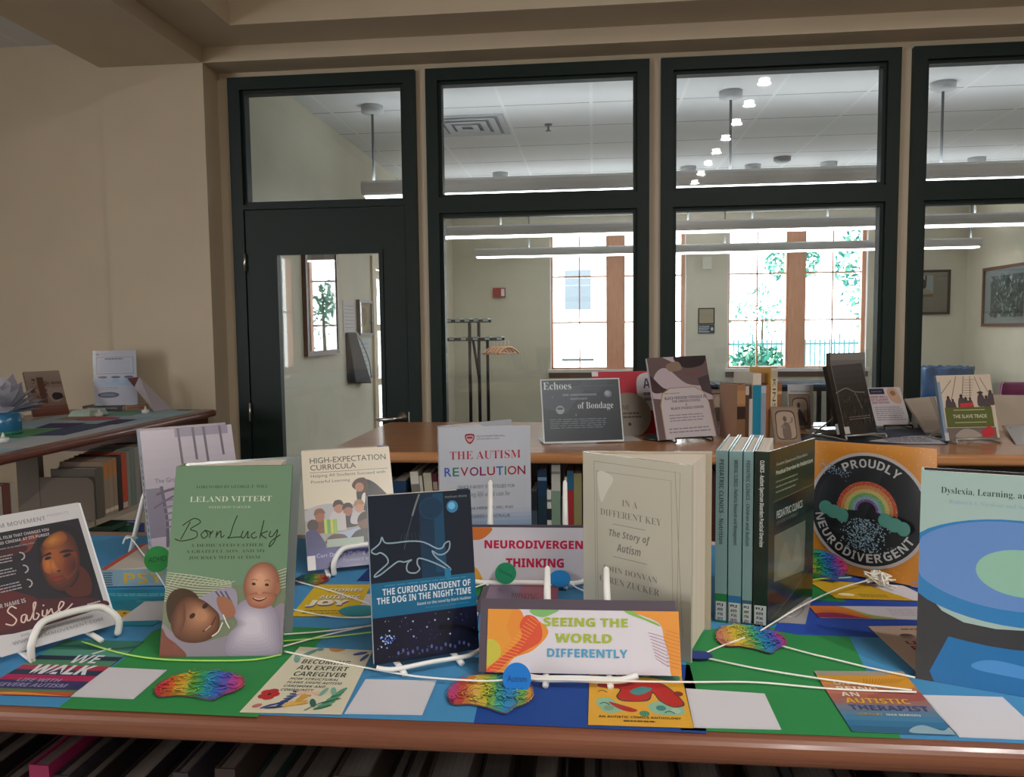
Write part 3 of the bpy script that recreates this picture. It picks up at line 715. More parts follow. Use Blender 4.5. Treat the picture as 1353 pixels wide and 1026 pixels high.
# middle bookcase, one visible row
SZ = .7405; FYB = 2.60
mid = [ # x, thickness, height, lean, colour, bands, label
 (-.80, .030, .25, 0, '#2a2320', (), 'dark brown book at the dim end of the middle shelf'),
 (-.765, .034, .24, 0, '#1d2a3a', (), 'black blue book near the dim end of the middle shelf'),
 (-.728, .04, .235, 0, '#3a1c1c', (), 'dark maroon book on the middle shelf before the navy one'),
 (-.685, .050, .252, 0, '#16324f', ((.1, .2, '#6a8298'), (.75, .8, '#24486b')), 'wide navy blue book on the middle shelf'),
 (-.600, .028, .284, -4, '#b5b1a4', ((.1, .85, '#6b6a66'), (.86, 1, '#bdb9ac'), (.0, .12, '#b5b1a4')), 'tall white book with grey title strip leaning on the middle shelf'),
 (-.570, .010, .270, -4, '#a9a498', (), 'thin pale booklet leaning between two pale spines'),
 (-.555, .027, .280, -4, '#a5a08e', (), 'plain grey cream book leaning on the middle shelf'),
 (-.524, .015, .278, -4, '#4a1820', ((.8, .9, '#8d7a70'),), 'thin dark wine red book leaning on the middle shelf'),
 (-.506, .026, .262, -4, '#a01f2c', ((.3, .7, '#c9868a'),), 'bright red book leaning on the middle shelf'),
 (-.477, .02, .254, -4, '#a98a72', (), 'tan book leaning beside the bright red one'),
 (-.25, .034, .19, 0, '#15171c', ((.85, 1, '#4c4844'),), 'short black book behind the harp-white covers of the middle shelf'),
 (-.213, .024, .222, 0, '#191d24', ((.3, .7, '#33404a'),), 'short black book with faint print on the middle shelf'),
 (-.187, .030, .292, 0, '#16304a', ((.0, .7, '#1a2e38'), (.88, .92, '#6a7f90')), 'tall dark teal and navy book on the middle shelf'),
 (-.156, .014, .226, 0, '#bdb9b2', ((.55, .72, '#1b222c'), (.82, .86, '#5d6770')), 'small white book with dark square label on the middle shelf'),
 (-.141, .029, .310, 0, '#a9aaa2', ((.0, .72, '#6d8474'), (.9, .93, '#77776f')), 'tallest white and grey green book on the middle shelf'),
 (-.111, .012, .20, 0, '#2a2a1a', (), 'dark olive thin book in a gap of the middle shelf'),
 (-.098, .008, .27, 0, '#b9aea0', (), 'thin pale book beside the red one with blue top'),
 (-.089, .021, .290, 0, '#8e2a2a', ((.78, 1, '#24536e'), (0, .1, '#2c5670')), 'red book with blue top and foot on the middle shelf'),
 (-.067, .026, .282, 0, '#7c7652', (), 'olive green book on the middle shelf'),
 (-.035, .03, .26, 0, '#3a2a24', (), 'brown black book beyond the olive one on the middle shelf'),
 (.36, .02, .30, 0, '#6b2c22', (), 'tall brick red book on the middle shelf beyond the cream hardback'),
 (.382, .016, .29, 0, '#3a1d18', (), 'dark red brown book on the middle shelf beyond the cream hardback'),
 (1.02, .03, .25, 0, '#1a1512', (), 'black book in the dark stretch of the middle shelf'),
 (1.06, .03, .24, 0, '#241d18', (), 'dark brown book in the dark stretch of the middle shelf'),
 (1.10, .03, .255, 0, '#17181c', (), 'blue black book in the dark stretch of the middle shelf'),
]
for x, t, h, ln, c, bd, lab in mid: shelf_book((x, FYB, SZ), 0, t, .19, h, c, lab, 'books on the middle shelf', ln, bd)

# side bookcase: upper shelf (spines face the room) and lower shelf
XS = -1.992
side = [ # y, thickness, height, z, colour, label
 (2.33, .03, .245, .7552, '#7a6f63', 'grey brown book near the cut edge of the side shelf'),
 (2.365, .026, .238, .7552, '#a59a8c', 'first pale book in the side shelf before the steel bracket'),
 (2.395, .026, .236, .7552, '#968c80', 'second pale book in the side shelf before the steel bracket'),
 (2.425, .028, .236, .7552, '#a39a90', 'third pale book in the side shelf before the steel bracket'),
 (2.457, .034, .24, .7552, '#6b3f38', 'brick brown book in the side shelf before the steel bracket'),
 (2.495, .02, .238, .7552, '#a89e92', 'pale book beside the brick brown one of the side shelf'),
 (2.955, .05, .205, .7552, '#5d564c', 'thick grey book right behind the steel bracket'),
 (3.012, .028, .225, .7552, '#8f7c6a', 'first of the tan journals with orange tops'),
 (3.042, .028, .228, .7552, '#94806c', 'second of the tan journals with orange tops'),
 (3.072, .028, .23, .7552, '#8f7a66', 'third of the tan journals with orange tops'),
 (3.104, .03, .235, .7552, '#2a2622', 'black book beside the bright orange spine'),
 (3.136, .034, .238, .7552, '#b8431f', 'bright orange red book on the side shelf'),
 (3.174, .02, .24, .7552, '#8a867c', 'pale grey book next to the bright orange one'),
 (3.197, .034, .25, .7552, '#6f7a72', 'grey green book on the side shelf'),
 (3.234, .034, .25, .7552, '#8c8580', 'light grey book on the side shelf'),
 (3.271, .038, .255, .7552, '#7a6a62', 'mauve brown book on the side shelf'),
 (3.312, .02, .25, .7552, '#7c2a2e', 'wine red book at the end of the side shelf row'),
 (2.95, .034, .29, .3802, '#a07c46', 'ochre yellow book on the lower side shelf'),
 (2.987, .018, .30, .3802, '#33384c', 'slate blue book on the lower side shelf'),
 (3.008, .022, .27, .3802, '#75604f', 'brown book with dark gap on the lower side shelf'),
 (3.034, .028, .295, .3802, '#8d8378', 'grey beige book on the lower side shelf'),
 (3.066, .014, .27, .3802, '#221d1b', 'thin black book on the lower side shelf'),
 (3.084, .034, .28, .3802, '#8e857c', 'stone grey book on the lower side shelf'),
 (3.122, .034, .25, .3802, '#7e2225', 'dark red book on the lower side shelf'),
 (3.16, .045, .30, .3802, '#1f4a36', 'bottle green book on the lower side shelf'),
 (3.21, .04, .30, .3802, '#23488e', 'royal blue book on the lower side shelf'),
 (3.255, .03, .28, .3802, '#3a4a7c', 'dull blue book on the lower side shelf'),
]
for y, t, h, z, c, lab in side:
    bd = ()
    if 'journals' in lab: bd = ((.68, .97, '#b0743a'), (.05, .12, '#c9bfae'))
    if lab.startswith('bright orange'): bd = ((.02, .12, '#b9b0a4'),)
    if lab.startswith('ochre'): bd = ((.72, .75, '#7a5a30'),)
    shelf_book((XS, y, z), 90, t, .19, h, c, lab, 'books in the side bookcase', 0, bd)
# a green folder lies across the lower row and a steel bookend stands behind the upper one
mb = MB(); mb.box(-2.17, 3.06, .682, -2.0, 3.17, .70, K('#1f3d2c', .5)); tag(mb.build('folder'), 'dark green folder lying flat on top of the lower side shelf books', 'folder')
mb = MB(); mb.box(-2.2, 3.50, .756, -2.04, 3.503, 1.03, K('#52657a', .5)); mb.box(-2.2, 3.40, .7552, -2.04, 3.5, .758, K('#52657a', .5)); tag(mb.build('bookend'), 'blue grey steel bookend standing behind the side shelf books', 'bookend')

# near bookcase: book tops under the wooden edge, shelf shade put into their colours
r_ = random.Random(11); x = -.98
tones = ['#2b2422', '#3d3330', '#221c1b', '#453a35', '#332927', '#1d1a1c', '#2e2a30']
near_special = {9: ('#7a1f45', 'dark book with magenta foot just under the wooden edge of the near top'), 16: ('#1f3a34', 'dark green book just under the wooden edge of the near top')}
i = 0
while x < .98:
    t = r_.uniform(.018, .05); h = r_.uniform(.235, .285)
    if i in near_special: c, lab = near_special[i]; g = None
    else: c, lab, g = r_.choice(tones), 'dark book whose top edge shows just under the near wooden top', 'books under the near wooden top'
    shelf_book((x, .815+r_.uniform(0, .02), .7205), 0, t, r_.uniform(.17, .23), h, c, lab, g, 0, (), 'pages_shaded')
    x += t+.0015+(.03 if r_.random() < .12 else 0); i += 1

# ================================================================== things on display
def standing(name, label, cat, x, y, rz, tilt, z=1.1005, group=None, roll=0):
    return empty(name, (x, y, z), (R(-tilt), R(-roll), R(rz)), label, cat, group)
def book(label, x, y, rz, tilt, w, h, t, jacket, art, spine=None, spine_art=None, back=None, opened=0, rough=.25, coat=.5, hard=True, z=1.1005, roll=0, name='hardcover_book', pages='pages', block=.9):
    """standing book, front cover in its local x-z plane facing -y; it stands on its lower edges, opened like a fan by `opened` degrees"""
    e = standing(name, label, 'book', x, y, rz, tilt, z, None, roll)
    k = math.tan(R(tilt)); a = R(opened); c = K(jacket, rough, coat); b = .0028 if hard else .0006; ov = .003 if hard else 0
    L = -w/2
    def S(px, py, pz): return (px, py, pz+(py*k if pz < .05 else py*k))
    def plate(mb, p0, p1, nrm, th, z0, z1, m):
        (ax, ay), (bx, by) = p0, p1; nx, ny = nrm[0]*th, nrm[1]*th
        q = [(ax, ay), (bx, by), (bx+nx, by+ny), (ax+nx, ay+ny)]
        mb.hexa([S(px, py, z0) for px, py in q], [S(px, py, z1) for px, py in q], m)
    m = MB(); plate(m, (L, 0), (w/2, 0), (0, 1), b, 0, h, c)
    A = Art(m, (L, 0, h), (w/2, 0, h), (w/2, 0, 0), (L, 0, 0), (0, -1, 0), rough, coat); art(A); m.build('front_cover', e)
    d = Vector((math.cos(a), math.sin(a))); s0 = Vector((L, b)); s1 = Vector((L, t-b))
    m = MB(); plate(m, (L, b+.0001), (L, t-b-.0001), (1, 0), b, 0, h, K(spine or jacket, rough, coat))
    if spine_art:
        A = Art(m, S(L, t-b, h), S(L, b, h), S(L, b, 0), S(L, t-b, 0), (-1, 0, 0), rough, coat); spine_art(A)
    m.build('spine', e)
    p0 = Vector((L, t-b)); p1 = p0+d*w
    m = MB(); plate(m, tuple(p0), tuple(p1), (-d.y, d.x), b, 0, h, K(back or jacket, rough, coat)); m.build('back_cover', e)
    m = MB(); q0 = (L+b+.001, b+.0004); wl = w*.965*block
    q1 = (L+wl, b+.0004); q3 = Vector((L+b+.001, t-b-.0004)); q2 = q3+d*(wl-b-.001)
    base = [q0, q1, tuple(q2), tuple(q3)]
    m.hexa([S(px, py, ov+.0003) for px, py in base], [S(px, py, h-ov) for px, py in base], M[pages]); m.build('page_block', e)
    return e
def flat_card(name, label, cat, quad, art, c='#b9b7bb', th=.0004, z=1.1008, group=None, rough=.6, coat=0, parent=None):
    """printed card lying on the display; quad = back-left, back-right, front-right, front-left in metres"""
    m = MB(); pts = [quad[3], quad[2], quad[1], quad[0]]
    m.hexa([(px, py, z) for px, py in pts], [(px, py, z+th) for px, py in pts], K(c, rough, coat))
    A = Art(m, *[(px, py, z+th) for px, py in quad], (0, 0, 1), rough, coat); A.STEP = .000015
    if art: art(A)
    return tag(m.build(name), label, cat, group)

# ------------------------------------------------------------------ coloured sheets covering the near top
def sheet(label, pts, c, z, lift=()):
    m = MB(); m.slab(pts, z, z+.00025, K(c, .7)); return tag(m.build('paper_sheet'), label, 'paper')
sheet('large sky blue paper covering most of the near wooden top', [(-1.05, .772), (-.56, .770), (.30, .776), (.95, .772), (.95, 1.46), (-1.05, 1.46)], '#3f80ac', 1.1001)
sheet('green paper under the green hardback and the first brain cutout', [(-.5735, .768), (-.350, .766), (-.355, 1.012), (-.58, 1.012), (-.592, .985), (-.578, .894)], '#2a7d42', 1.1004)
sheet('dark blue paper at the front edge under the second brain cutout', [(-.123, .772), (.110, .770), (.112, .93), (-.130, .93)], '#173f87', 1.1004)
sheet('green paper in front of the journals', [(.085, .774), (.295, .775), (.326, 1.033), (.262, 1.062), (.150, 1.046), (.118, 1.0)], '#287a42', 1.1004)
sheet('dark blue paper under the rainbow edged card', [(.235, 1.047), (.262, 1.034), (.362, 1.033), (.52, 1.045), (.52, 1.30), (.305, 1.30), (.28, 1.16)], '#22439a', 1.1007)
sheet('small green paper beside the orange poster', [(.300, 1.172), (.362, 1.163), (.357, 1.36), (.29, 1.36)], '#1a7238', 1.1010)
sheet('dark green paper strip behind the second title sign', [(-.21, 1.155), (-.14, 1.155), (-.12, 1.23), (-.21, 1.24)], '#1d6f3c', 1.1004)
sheet('navy paper corner behind the dog book', [(-.380, 1.212), (-.25, 1.21), (-.25, 1.285), (-.379, 1.287)], '#1c2f6a', 1.1004)

# ------------------------------------------------------------------ printed cards
def art_walk(A):
    for v0, v1, c in ((.80, 1, '#2d6a58'), (.66, .80, '#4b8778'), (.60, .68, '#1c2b40'), (.50, .60, '#477a5a'), (.42, .50, '#9b2b45'), (.32, .42, '#223349'), (.24, .33, '#a02450'), (.10, .24, '#33305c'), (.06, .10, '#55704a'), (.0, .06, '#b04a2a')): A.rect(0, v0, 1, v1, c)
    A.blob([(0, .86), (.3, .9), (.7, .84), (1, .9), (1, .86), (.6, .8), (.3, .84)], '#1e4a44'); A.blob([(0, .0), (.4, .045), (1, .0), (1, -.0), (.5, .012)], '#c98d3c')
    W_ = '#c9cdd0'
    A.txt('WE', .46, .55, .78, .70, W_, 'bold', .0, 0); A.txt('WALK', .18, .345, .86, .51, W_, 'bold', .02, 0); A.stroke([(.60, .72), (.72, .84)], .004, W_)
    A.txt('LIFE WITH', .22, .215, .68, .27, '#8d8aa6', 'bold'); A.txt('SEVERE AUTISM', .08, .13, .82, .19, '#8d8aa6', 'bold')
flat_card('printed_card', 'striped card reading WE WALK lying before the tilted film case', 'card', [(-.690, .945), (-.583, .948), (-.577, .792), (-.690, .79)], art_walk, '#33305c')
def art_blank(A): A.rect(.02, .02, .98, .98, '#bfbdc2')
def qr_card(label, quad): return flat_card('paper_card', label, 'card', quad, art_blank, '#bcbac0', group=None)
qr_card('blank white square card beside the striped card', [(-.584, .869), (-.506, .867), (-.503, .793), (-.5765, .7935)])
def art_care(A):
    A.rect(0, 0, 1, 1, '#c3bda6'); L_ = '#2e3e38'
    A.ell(.20, .90, .045, .085, '#5f8a80', -30); A.ell(.10, .80, .04, .08, '#6c948a', 20); A.ell(.30, .97, .05, .03, '#5f8a80', -20)
    A.blob([(.42, 1), (.46, .95), (.56, .94), (.63, 1)], '#b8823a'); A.ell(.86, .93, .1, .025, '#31447a', 30); A.ell(.94, .86, .03, .07, '#3a4f80', -15)
    A.txt('BECOMING', .20, .72, .80, .79, L_, 'bold'); A.txt('AN EXPERT', .20, .62, .82, .69, L_, 'bold'); A.txt('CAREGIVER', .22, .52, .84, .59, L_, 'bold')
    for i, s in enumerate(('HOW STRUCTURAL', 'FLAWS SHAPE AUTISM', 'CAREWORK AND', 'COMMUNITY')): A.txt(s, .22, .46-.055*i, .22+[.56, .62, .46, .36][i], .495-.055*i, L_, 'sansital')
    for k in range(5): A.ell(.14+.06*math.cos(R(72*k)), .24+.05*math.sin(R(72*k)), .05, .035, '#a8282c', 72*k)
    A.ell(.14, .24, .02, .018, '#5a1a1c')
    for k in range(7): A.ell(.34+.012*k, .10+.03*k, .055, .012, '#2f3f70', 60-k*14)
    for k in range(7): A.ell(.52+.03*math.cos(k), .12+.022*k, .07, .014, '#b98d3f', 20+k*18)
    for k in range(3): A.ell(.46+.1*k, .27, .05, .03, '#c9a892')
    for k in range(6): A.ell(.78+.02*k, .08+.045*k, .10, .018, ['#2f6a4c', '#4f8a6a'][k % 2], 35+k*6)
    for k in range(6): A.ell(.22+.028*k, .075+.012*k, .075-.006*k, .010, '#2f3f78', 48-7*k); A.ell(.40+.025*k, .10+.012*(k % 3), .06, .012, '#c9a04f', 95-16*k)
    A.stroke([(.62, .03), (.75, .14), (.92, .20)], .0015, '#2f5a48'); A.ell(.66, .13, .03, .06, '#2c5a50', 20); A.ell(.80, .30, .03, .06, '#6f9a86', 15); A.ell(.70, .29, .028, .06, '#6f9a86', -10)
    A.ell(.30, .06, .09, .012, '#27305a', 15); A.ell(.12, .08, .05, .02, '#b0605a', 40)
flat_card('printed_card', 'cream flowered card about expert caregiving lying before the dog book', 'card', [(-.372, .944), (-.276, .940), (-.263, .776), (-.372, .772)], art_care, '#c3bda6', z=1.1014)
qr_card('blank white square card between the flowered card and a brain cutout', [(-.2622, .861), (-.180, .864), (-.179, .783), (-.261, .779)])
def art_comic(A):
    A.rect(0, 0, 1, 1, '#c9962f'); G = '#5f8d78'; D_ = '#1f3a36'
    A.blob([(.10, .95), (.30, 1), (.7, .99), (.95, .93), (.93, .80), (.6, .86), (.3, .84), (.12, .86)], '#4d7a68'); A.blob([(.08, .42), (.2, .46), (.3, .36), (.4, .3), (.3, .22), (.18, .2), (.1, .3)], '#7fa88c')
    A.blob([(.60, .36), (.75, .42), (.92, .36), (.94, .22), (.8, .18), (.64, .22)], '#7fa88c')
    A.blob([(.10, .72), (.22, .80), (.40, .80), (.58, .78), (.78, .74), (.92, .52), (.96, .36), (.84, .32), (.72, .42), (.66, .56), (.6, .42), (.36, .40), (.28, .48), (.32, .62), (.2, .64), (.1, .66)], D_)
    A.blob([(.11, .715), (.22, .785), (.40, .79), (.58, .77), (.77, .73), (.905, .52), (.945, .37), (.84, .335), (.73, .43), (.66, .585), (.59, .435), (.37, .415), (.295, .485), (.335, .625), (.2, .65), (.11, .67)], '#a82420')
    A.blob([(.42, .58), (.55, .68), (.66, .64), (.52, .52)], '#3f7f7c'); A.blob([(.2, .38), (.28, .36), (.48, .26), (.42, .22), (.3, .27)], '#a02a24')
    for u, v, c in ((.82, .88, '#3f7f7c'), (.34, .9, '#b9a05a'), (.62, .91, '#7f9a6a'), (.72, .30, '#3a7a76'), (.86, .26, '#9ab09a'), (.55, .20, '#3f7a5a'), (.92, .56, '#7a2a20'), (.2, .28, '#6f9078')): A.ell(u, v, .05, .045, c)
    for q in ((.30, .88), (.5, .93), (.70, .86), (.14, .56), (.16, .34), (.80, .22)): A.stroke([(q[0]-.05, q[1]), (q[0], q[1]+.03), (q[0]+.05, q[1]-.01)], .0012, D_)
    A.txt('AN AUTISTIC COMICS ANTHOLOGY', .10, .115, .90, .15, '#3a2a12', 'bold'); A.lines(.34, .05, .70, .09, 1, '#5a4420', .6, 2)
flat_card('printed_card', 'yellow card with red garment drawing under the front title sign', 'card', [(-.006, .905), (.099, .907), (.098, .777), (-.007, .775)], art_comic, '#c9962f', z=1.1014)
qr_card('blank white square card beside the yellow comic card', [(.100, .866), (.184, .860), (.184, .782), (.0985, .779)])
def art_ther(A):
    for i in range(12):
        c = ['#2a5a78', '#2f668a', '#3f7090', '#516f86', '#6a6a78', '#86605c', '#96584a', '#a0604a', '#a8704a', '#b5803a', '#b9862f', '#8f8478'][i]; A.rect(0, i/12, 1, (i+1)/12, c)
    A.blob([(.35, .78), (.7, .9), (1, .96), (1, .72), (.6, .70)], '#bd8428'); A.blob([(.4, .55), (.7, .64), (1, .62), (1, .5), (.6, .48)], '#8a4a44')
    A.blob([(.6, .06), (.75, .12), (.9, .05), (1, .1), (1, 0), (.6, 0)], '#7f9aa6')
    for i in range(14): A.stroke([(.45+.03*i, .74+.004*i), (.5+.035*i, .86)], .0006, '#8a5a1c')
    A.txt('ON', .13, .74, .30, .80, '#c9c2b4', 'bold'); A.txt('BEING', .13, .64, .56, .71, '#c9c2b4', 'bold'); A.txt('AN', .13, .54, .32, .61, '#c9c2b4', 'bold')
    A.txt('AUTISTIC', .13, .43, .80, .51, '#c99a2c', 'bold'); A.txt('THERAPIST', .13, .32, .94, .40, '#3a3f6e', 'bold'); A.txt('EDITED BY', .16, .24, .42, .27, '#b08a3a', 'bold'); A.txt('MAX MARNAU', .46, .24, .80, .27, '#bfc4c8', 'bold')
flat_card('printed_card', 'orange and blue card about an autistic therapist at the front edge', 'card', [(.252, .921), (.353, .927), (.349, .783), (.252, .783)], art_ther, '#516f86', z=1.1014)
qr_card('blank white square card beside the orange and blue card', [(.3505, .870), (.435, .872), (.433, .781), (.3515, .781)])
def art_under(A):
    A.rect(0, 0, 1, 1, '#b39c8c'); A.lines(.35, .90, .95, .95, 1, '#5a4a42', .5, 2)
    for u, v in ((.34, .78), (.62, .80), (.70, .42), (.9, .78)): A.ell(u, v, .09, .05, '#7a685c'); A.ell(u, v+.02, .07, .03, '#4f3f36')
    A.txt('UNDER', .24, .60, .92, .67, '#8a2436', 'bold'); A.txt('RADAR', .24, .49, .92, .57, '#7a1f30', 'bold')
flat_card('printed_card', 'beige card with small faces standing out beside the blue and green hardback', 'card', [(.361, 1.067), (.470, 1.078), (.468, .915), (.369, .915)], art_under, '#b39c8c', z=1.1016)
def art_rain(A):
    A.rect(0, 0, 1, 1, '#b3adb8'); A.blob([(0, 0), (0, 1), (.22, 1), (.34, .55), (.4, .3), (.55, 0)], '#8f9a4a'); A.blob([(0, 0), (0, 1), (.2, 1), (.30, .6), (.34, .3), (.36, 0)], '#c06a2c'); A.blob([(0, 0), (0, .35), (.15, .42), (.3, .1), (.33, 0)], '#8a2450')
    A.lines(.55, .25, .95, .85, 4, '#8f8a95', .3, 5)
flat_card('printed_card', 'white card with rainbow corner lying on the dark blue paper', 'card', [(.304, 1.141), (.49, 1.150), (.49, 1.098), (.306, 1.095)], art_rain, '#b3adb8', z=1.1016)
def art_yellow(A):
    A.rect(0, 0, 1, 1, '#b8921f'); A.lines(.3, .1, .62, .3, 4, '#4a3c10', .4, 8); A.rect(.60, .0, 1, 1, '#b9b6bd')
    A.poly([(.60, 0), (.78, 0), (.60, .9)], '#b8921f'); A.blob([(.08, .22), (.2, .3), (.26, .22), (.2, .14)], '#d3c9a6')
flat_card('printed_card', 'yellow card with white end lying below the orange poster', 'card', [(.330, 1.262), (.470, 1.242), (.490, 1.173), (.352, 1.176)], art_yellow, '#b8921f', z=1.1018)
def art_joy(A):
    A.rect(0, 0, 1, 1, '#c3a320'); D_ = '#574a5c'; W_ = '#d2cdc0'
    for du, dv, c in ((.012, -.02, D_), (0, 0, W_)):
        A.txt('STORIES', .30+du, .76+dv, .90+du, .86+dv, c, 'bold', .01); A.txt('OF', .50+du, .65+dv, .62+du, .73+dv, c, 'bold'); A.txt('AUTISTIC', .22+du, .52+dv, .92+du, .63+dv, c, 'bold', .01)
    A.txt('JOY', .12, .24, .80, .44, D_, 'bold', .05); A.txt('JOY', .10, .28, .78, .48, W_, 'bold', .05)
    A.lines(.14, .04, .74, .18, 2, '#5a4a18', .3, 3)
flat_card('printed_card', 'yellow card reading JOY lying behind the flowered card', 'card', [(-.437, 1.186), (-.350, 1.192), (-.335, 1.056), (-.425, 1.048)], art_joy, '#c3a320', z=1.1014)
qr_card('blank white square card beside the yellow joy card', [(-.349, 1.150), (-.275, 1.150), (-.275, 1.05), (-.334, 1.055)])
mb = MB(); mb.slab([(-.335+.028*math.cos(R(t)), 1.075+.022*math.sin(R(t))) for t in range(0, 360, 15)], 1.1022, 1.1028, K('#147a86', .5)); tag(mb.build('round_tag'), 'teal round tag lying by the yellow joy card', 'tag')
def art_teal(A):
    A.rect(0, 0, 1, 1, '#147a93'); A.lines(.05, .78, .75, .88, 2, '#6fb0bc', .4, 4); A.lines(.5, .6, .66, .68, 1, '#3fa08a', .5, 3)
    A.ell(.45, .25, .20, .13, '#c9a02c'); A.ell(.40, .29, .02, .015, '#3a2c10'); A.ell(.52, .30, .02, .015, '#3a2c10'); A.stroke([(.38, .22), (.45, .19), (.53, .23)], .0015, '#3a2c10')
    A.ell(.22, .37, .07, .035, '#b9d0d4')
flat_card('printed_card', 'teal card with yellow smiling face lying beside the green hardback', 'card', [(-.765, 1.140), (-.615, 1.150), (-.60, 1.00), (-.725, .995)], art_teal, '#147a93', z=1.1014)
qr_card('blank white square card lying on the teal card', [(-.668, 1.092), (-.600, 1.105), (-.585, 1.02), (-.660, 1.008)]).location.z = .0008
def art_mark(A): A.rect(0, 0, 1, 1, '#8f8c8e'); A.lines(.15, .15, .5, .85, 5, '#b9b5b0', .3, 3); A.stroke([(.6, .2), (.8, .5), (.6, .85)], .003, '#77746f')
flat_card('bookmark', 'grey bookmark lying partly under the dark journal', 'bookmark', [(.283, 1.188), (.318, 1.178), (.281, 1.070), (.243, 1.074)], art_mark, '#8f8c8e', z=1.1014)
def art_strip(A):
    A.rect(0, 0, 1, 1, '#2b3f6a')
    for i in range(7): A.rect(.05, .05+.13*i, .9, .13+.13*i, ['#6f8f3c', '#c9c9b0', '#2f7a70'][i % 3])
flat_card('printed_card', 'striped green and cream strip lying beside the front title sign', 'card', [(-.185, 1.15), (-.168, 1.15), (-.150, .96), (-.172, .955)], art_strip, '#2b3f6a', z=1.1014)

# ------------------------------------------------------------------ brain cutouts
RAIN = ['#b8313f', '#c4572c', '#c98d2c', '#b9a53a', '#5f9a3f', '#2f8f6a', '#2a86a8', '#2f62ae', '#5a4fa6', '#9a3f8a', '#b83f62']
def brain(label, cx, cy, w, d, rz, ramp, z=1.102, lift=0, tilt=0, seed=1, flip=False, roll=0):
    e = empty('brain_cutout', (cx, cy, z), (R(tilt), R(roll), R(rz)), label, 'brain cutout')
    r_ = random.Random(seed); out = [(-.5, -.12), (-.47, .2), (-.32, .42), (-.05, .5), (.2, .44), (.40, .27), (.5, .0), (.45, -.2), (.36, -.32), (.30, -.48), (.18, -.46), (.06, -.40), (-.16, -.36), (-.36, -.40)]
    if flip: out = [(-u, v) for u, v in out][::-1]
    o = catmull(out, True, 5); m = MB(); n = len(o)
    m.slab([(u*w, v*d) for u, v in o], 0, .0012, K('#5a3a3a', .55))
    A = Art(m, (-w/2, d/2, .0012), (w/2, d/2, .0012), (w/2, -d/2, .0012), (-w/2, -d/2, .0012), (0, 0, 1), .5)
    def tone(c, k): h = c.lstrip('#'); return '#'+''.join('%02x' % max(0, min(255, int(int(h[q:q+2], 16)*k))) for q in (0, 2, 4))
    def spans(u):
        vs = []
        for (x1, y1), (x2, y2) in zip(o, o[1:]+o[:1]):
            if (x1 > u) != (x2 > u): vs.append(y1+(u-x1)*(y2-y1)/(x2-x1))
        vs.sort(); return list(zip(vs[::2], vs[1::2]))
    def inside(u, v): return any(a < v < b for a, b in spans(u))
    def hue(u, v): t = (u+.5)+v*.22; return ramp[max(0, min(len(ramp)-1, int(t*len(ramp))))]
    N_ = 44; A.k += 1
    for i in range(N_):   # the print fills the whole outline with slanting colour
        u = -.5+(i+.5)/N_
        for v0, v1 in spans(u):
            for q in range(6):
                a, b = v0+(v1-v0)*q/6, v0+(v1-v0)*(q+1)/6; h = .5/N_
                m.face([A.P(u-h+.5, a+.5), A.P(u+h+.5, a+.5), A.P(u+h+.5, b+.5), A.P(u-h+.5, b+.5)], K(hue(u, (a+b)/2), .5))
    for i in range(120):   # folds: pairs of dark and light curls
        u, v = r_.uniform(-.45, .45), r_.uniform(-.42, .44)
        a = r_.uniform(0, 6.28); L_ = r_.uniform(.04, .065); bend = r_.choice((-1, 1))*r_.uniform(.03, .05)
        pts = [(u+L_*t*math.cos(a)-bend*(1-t*t)*math.sin(a), v+1.1*(L_*t*math.sin(a)+bend*(1-t*t)*math.cos(a))) for t in (-1, -.4, .3, 1)]
        if not all(inside(x, y) for x, y in pts): continue
        c = hue(u, v); A.stroke([(x+.5, y+.5) for x, y in pts], .0009, tone(c, .5)); A.stroke([(x+.492, y+.522) for x, y in pts], .0008, tone(c, 1.3))
    A.stroke([(u+.5, v+.5) for u, v in o[::2]], .0010, '#6a4a4a', True, True, 2)
    m.build('printed_shape', e); return e
brain('rainbow brain cutout on green paper before the green hardback', -.443, .828, .098, .072, 3, RAIN, seed=2)
brain('rainbow brain cutout lying across sky blue and dark blue paper', -.113, .836, .094, .088, -8, ['#a83a6a', '#b8463a', '#c07a3a', '#c9a04a', '#b9a83a', '#6f9f4a', '#2f8f8a', '#2f7fae', '#3f7fa0', '#6f9a4a', '#c08a3a'], seed=5)
brain('rainbow brain cutout tied with white yarn in front of the journals', .199, 1.013, .086, .088, -12, ['#b8705a', '#c08a4a', '#c9a83a', '#b9a83a', '#8fa04a', '#4a9a6a', '#2a7fa8', '#2f6fae', '#5a4fa6', '#a83f8a'], seed=8)
brain('dark rainbow brain cutout lying behind the yellow joy card', -.452, 1.207, .055, .055, 4, ['#2a3a4a', '#1f4a5a', '#23624a', '#3f7a3a', '#8f8a3a', '#a8622c', '#8a2f2c'], seed=9)
brain('rainbow brain cutout propped upright at the foot of the orange poster', .353, 1.262, .084, .042, -30, RAIN, z=1.128, tilt=75, seed=12)

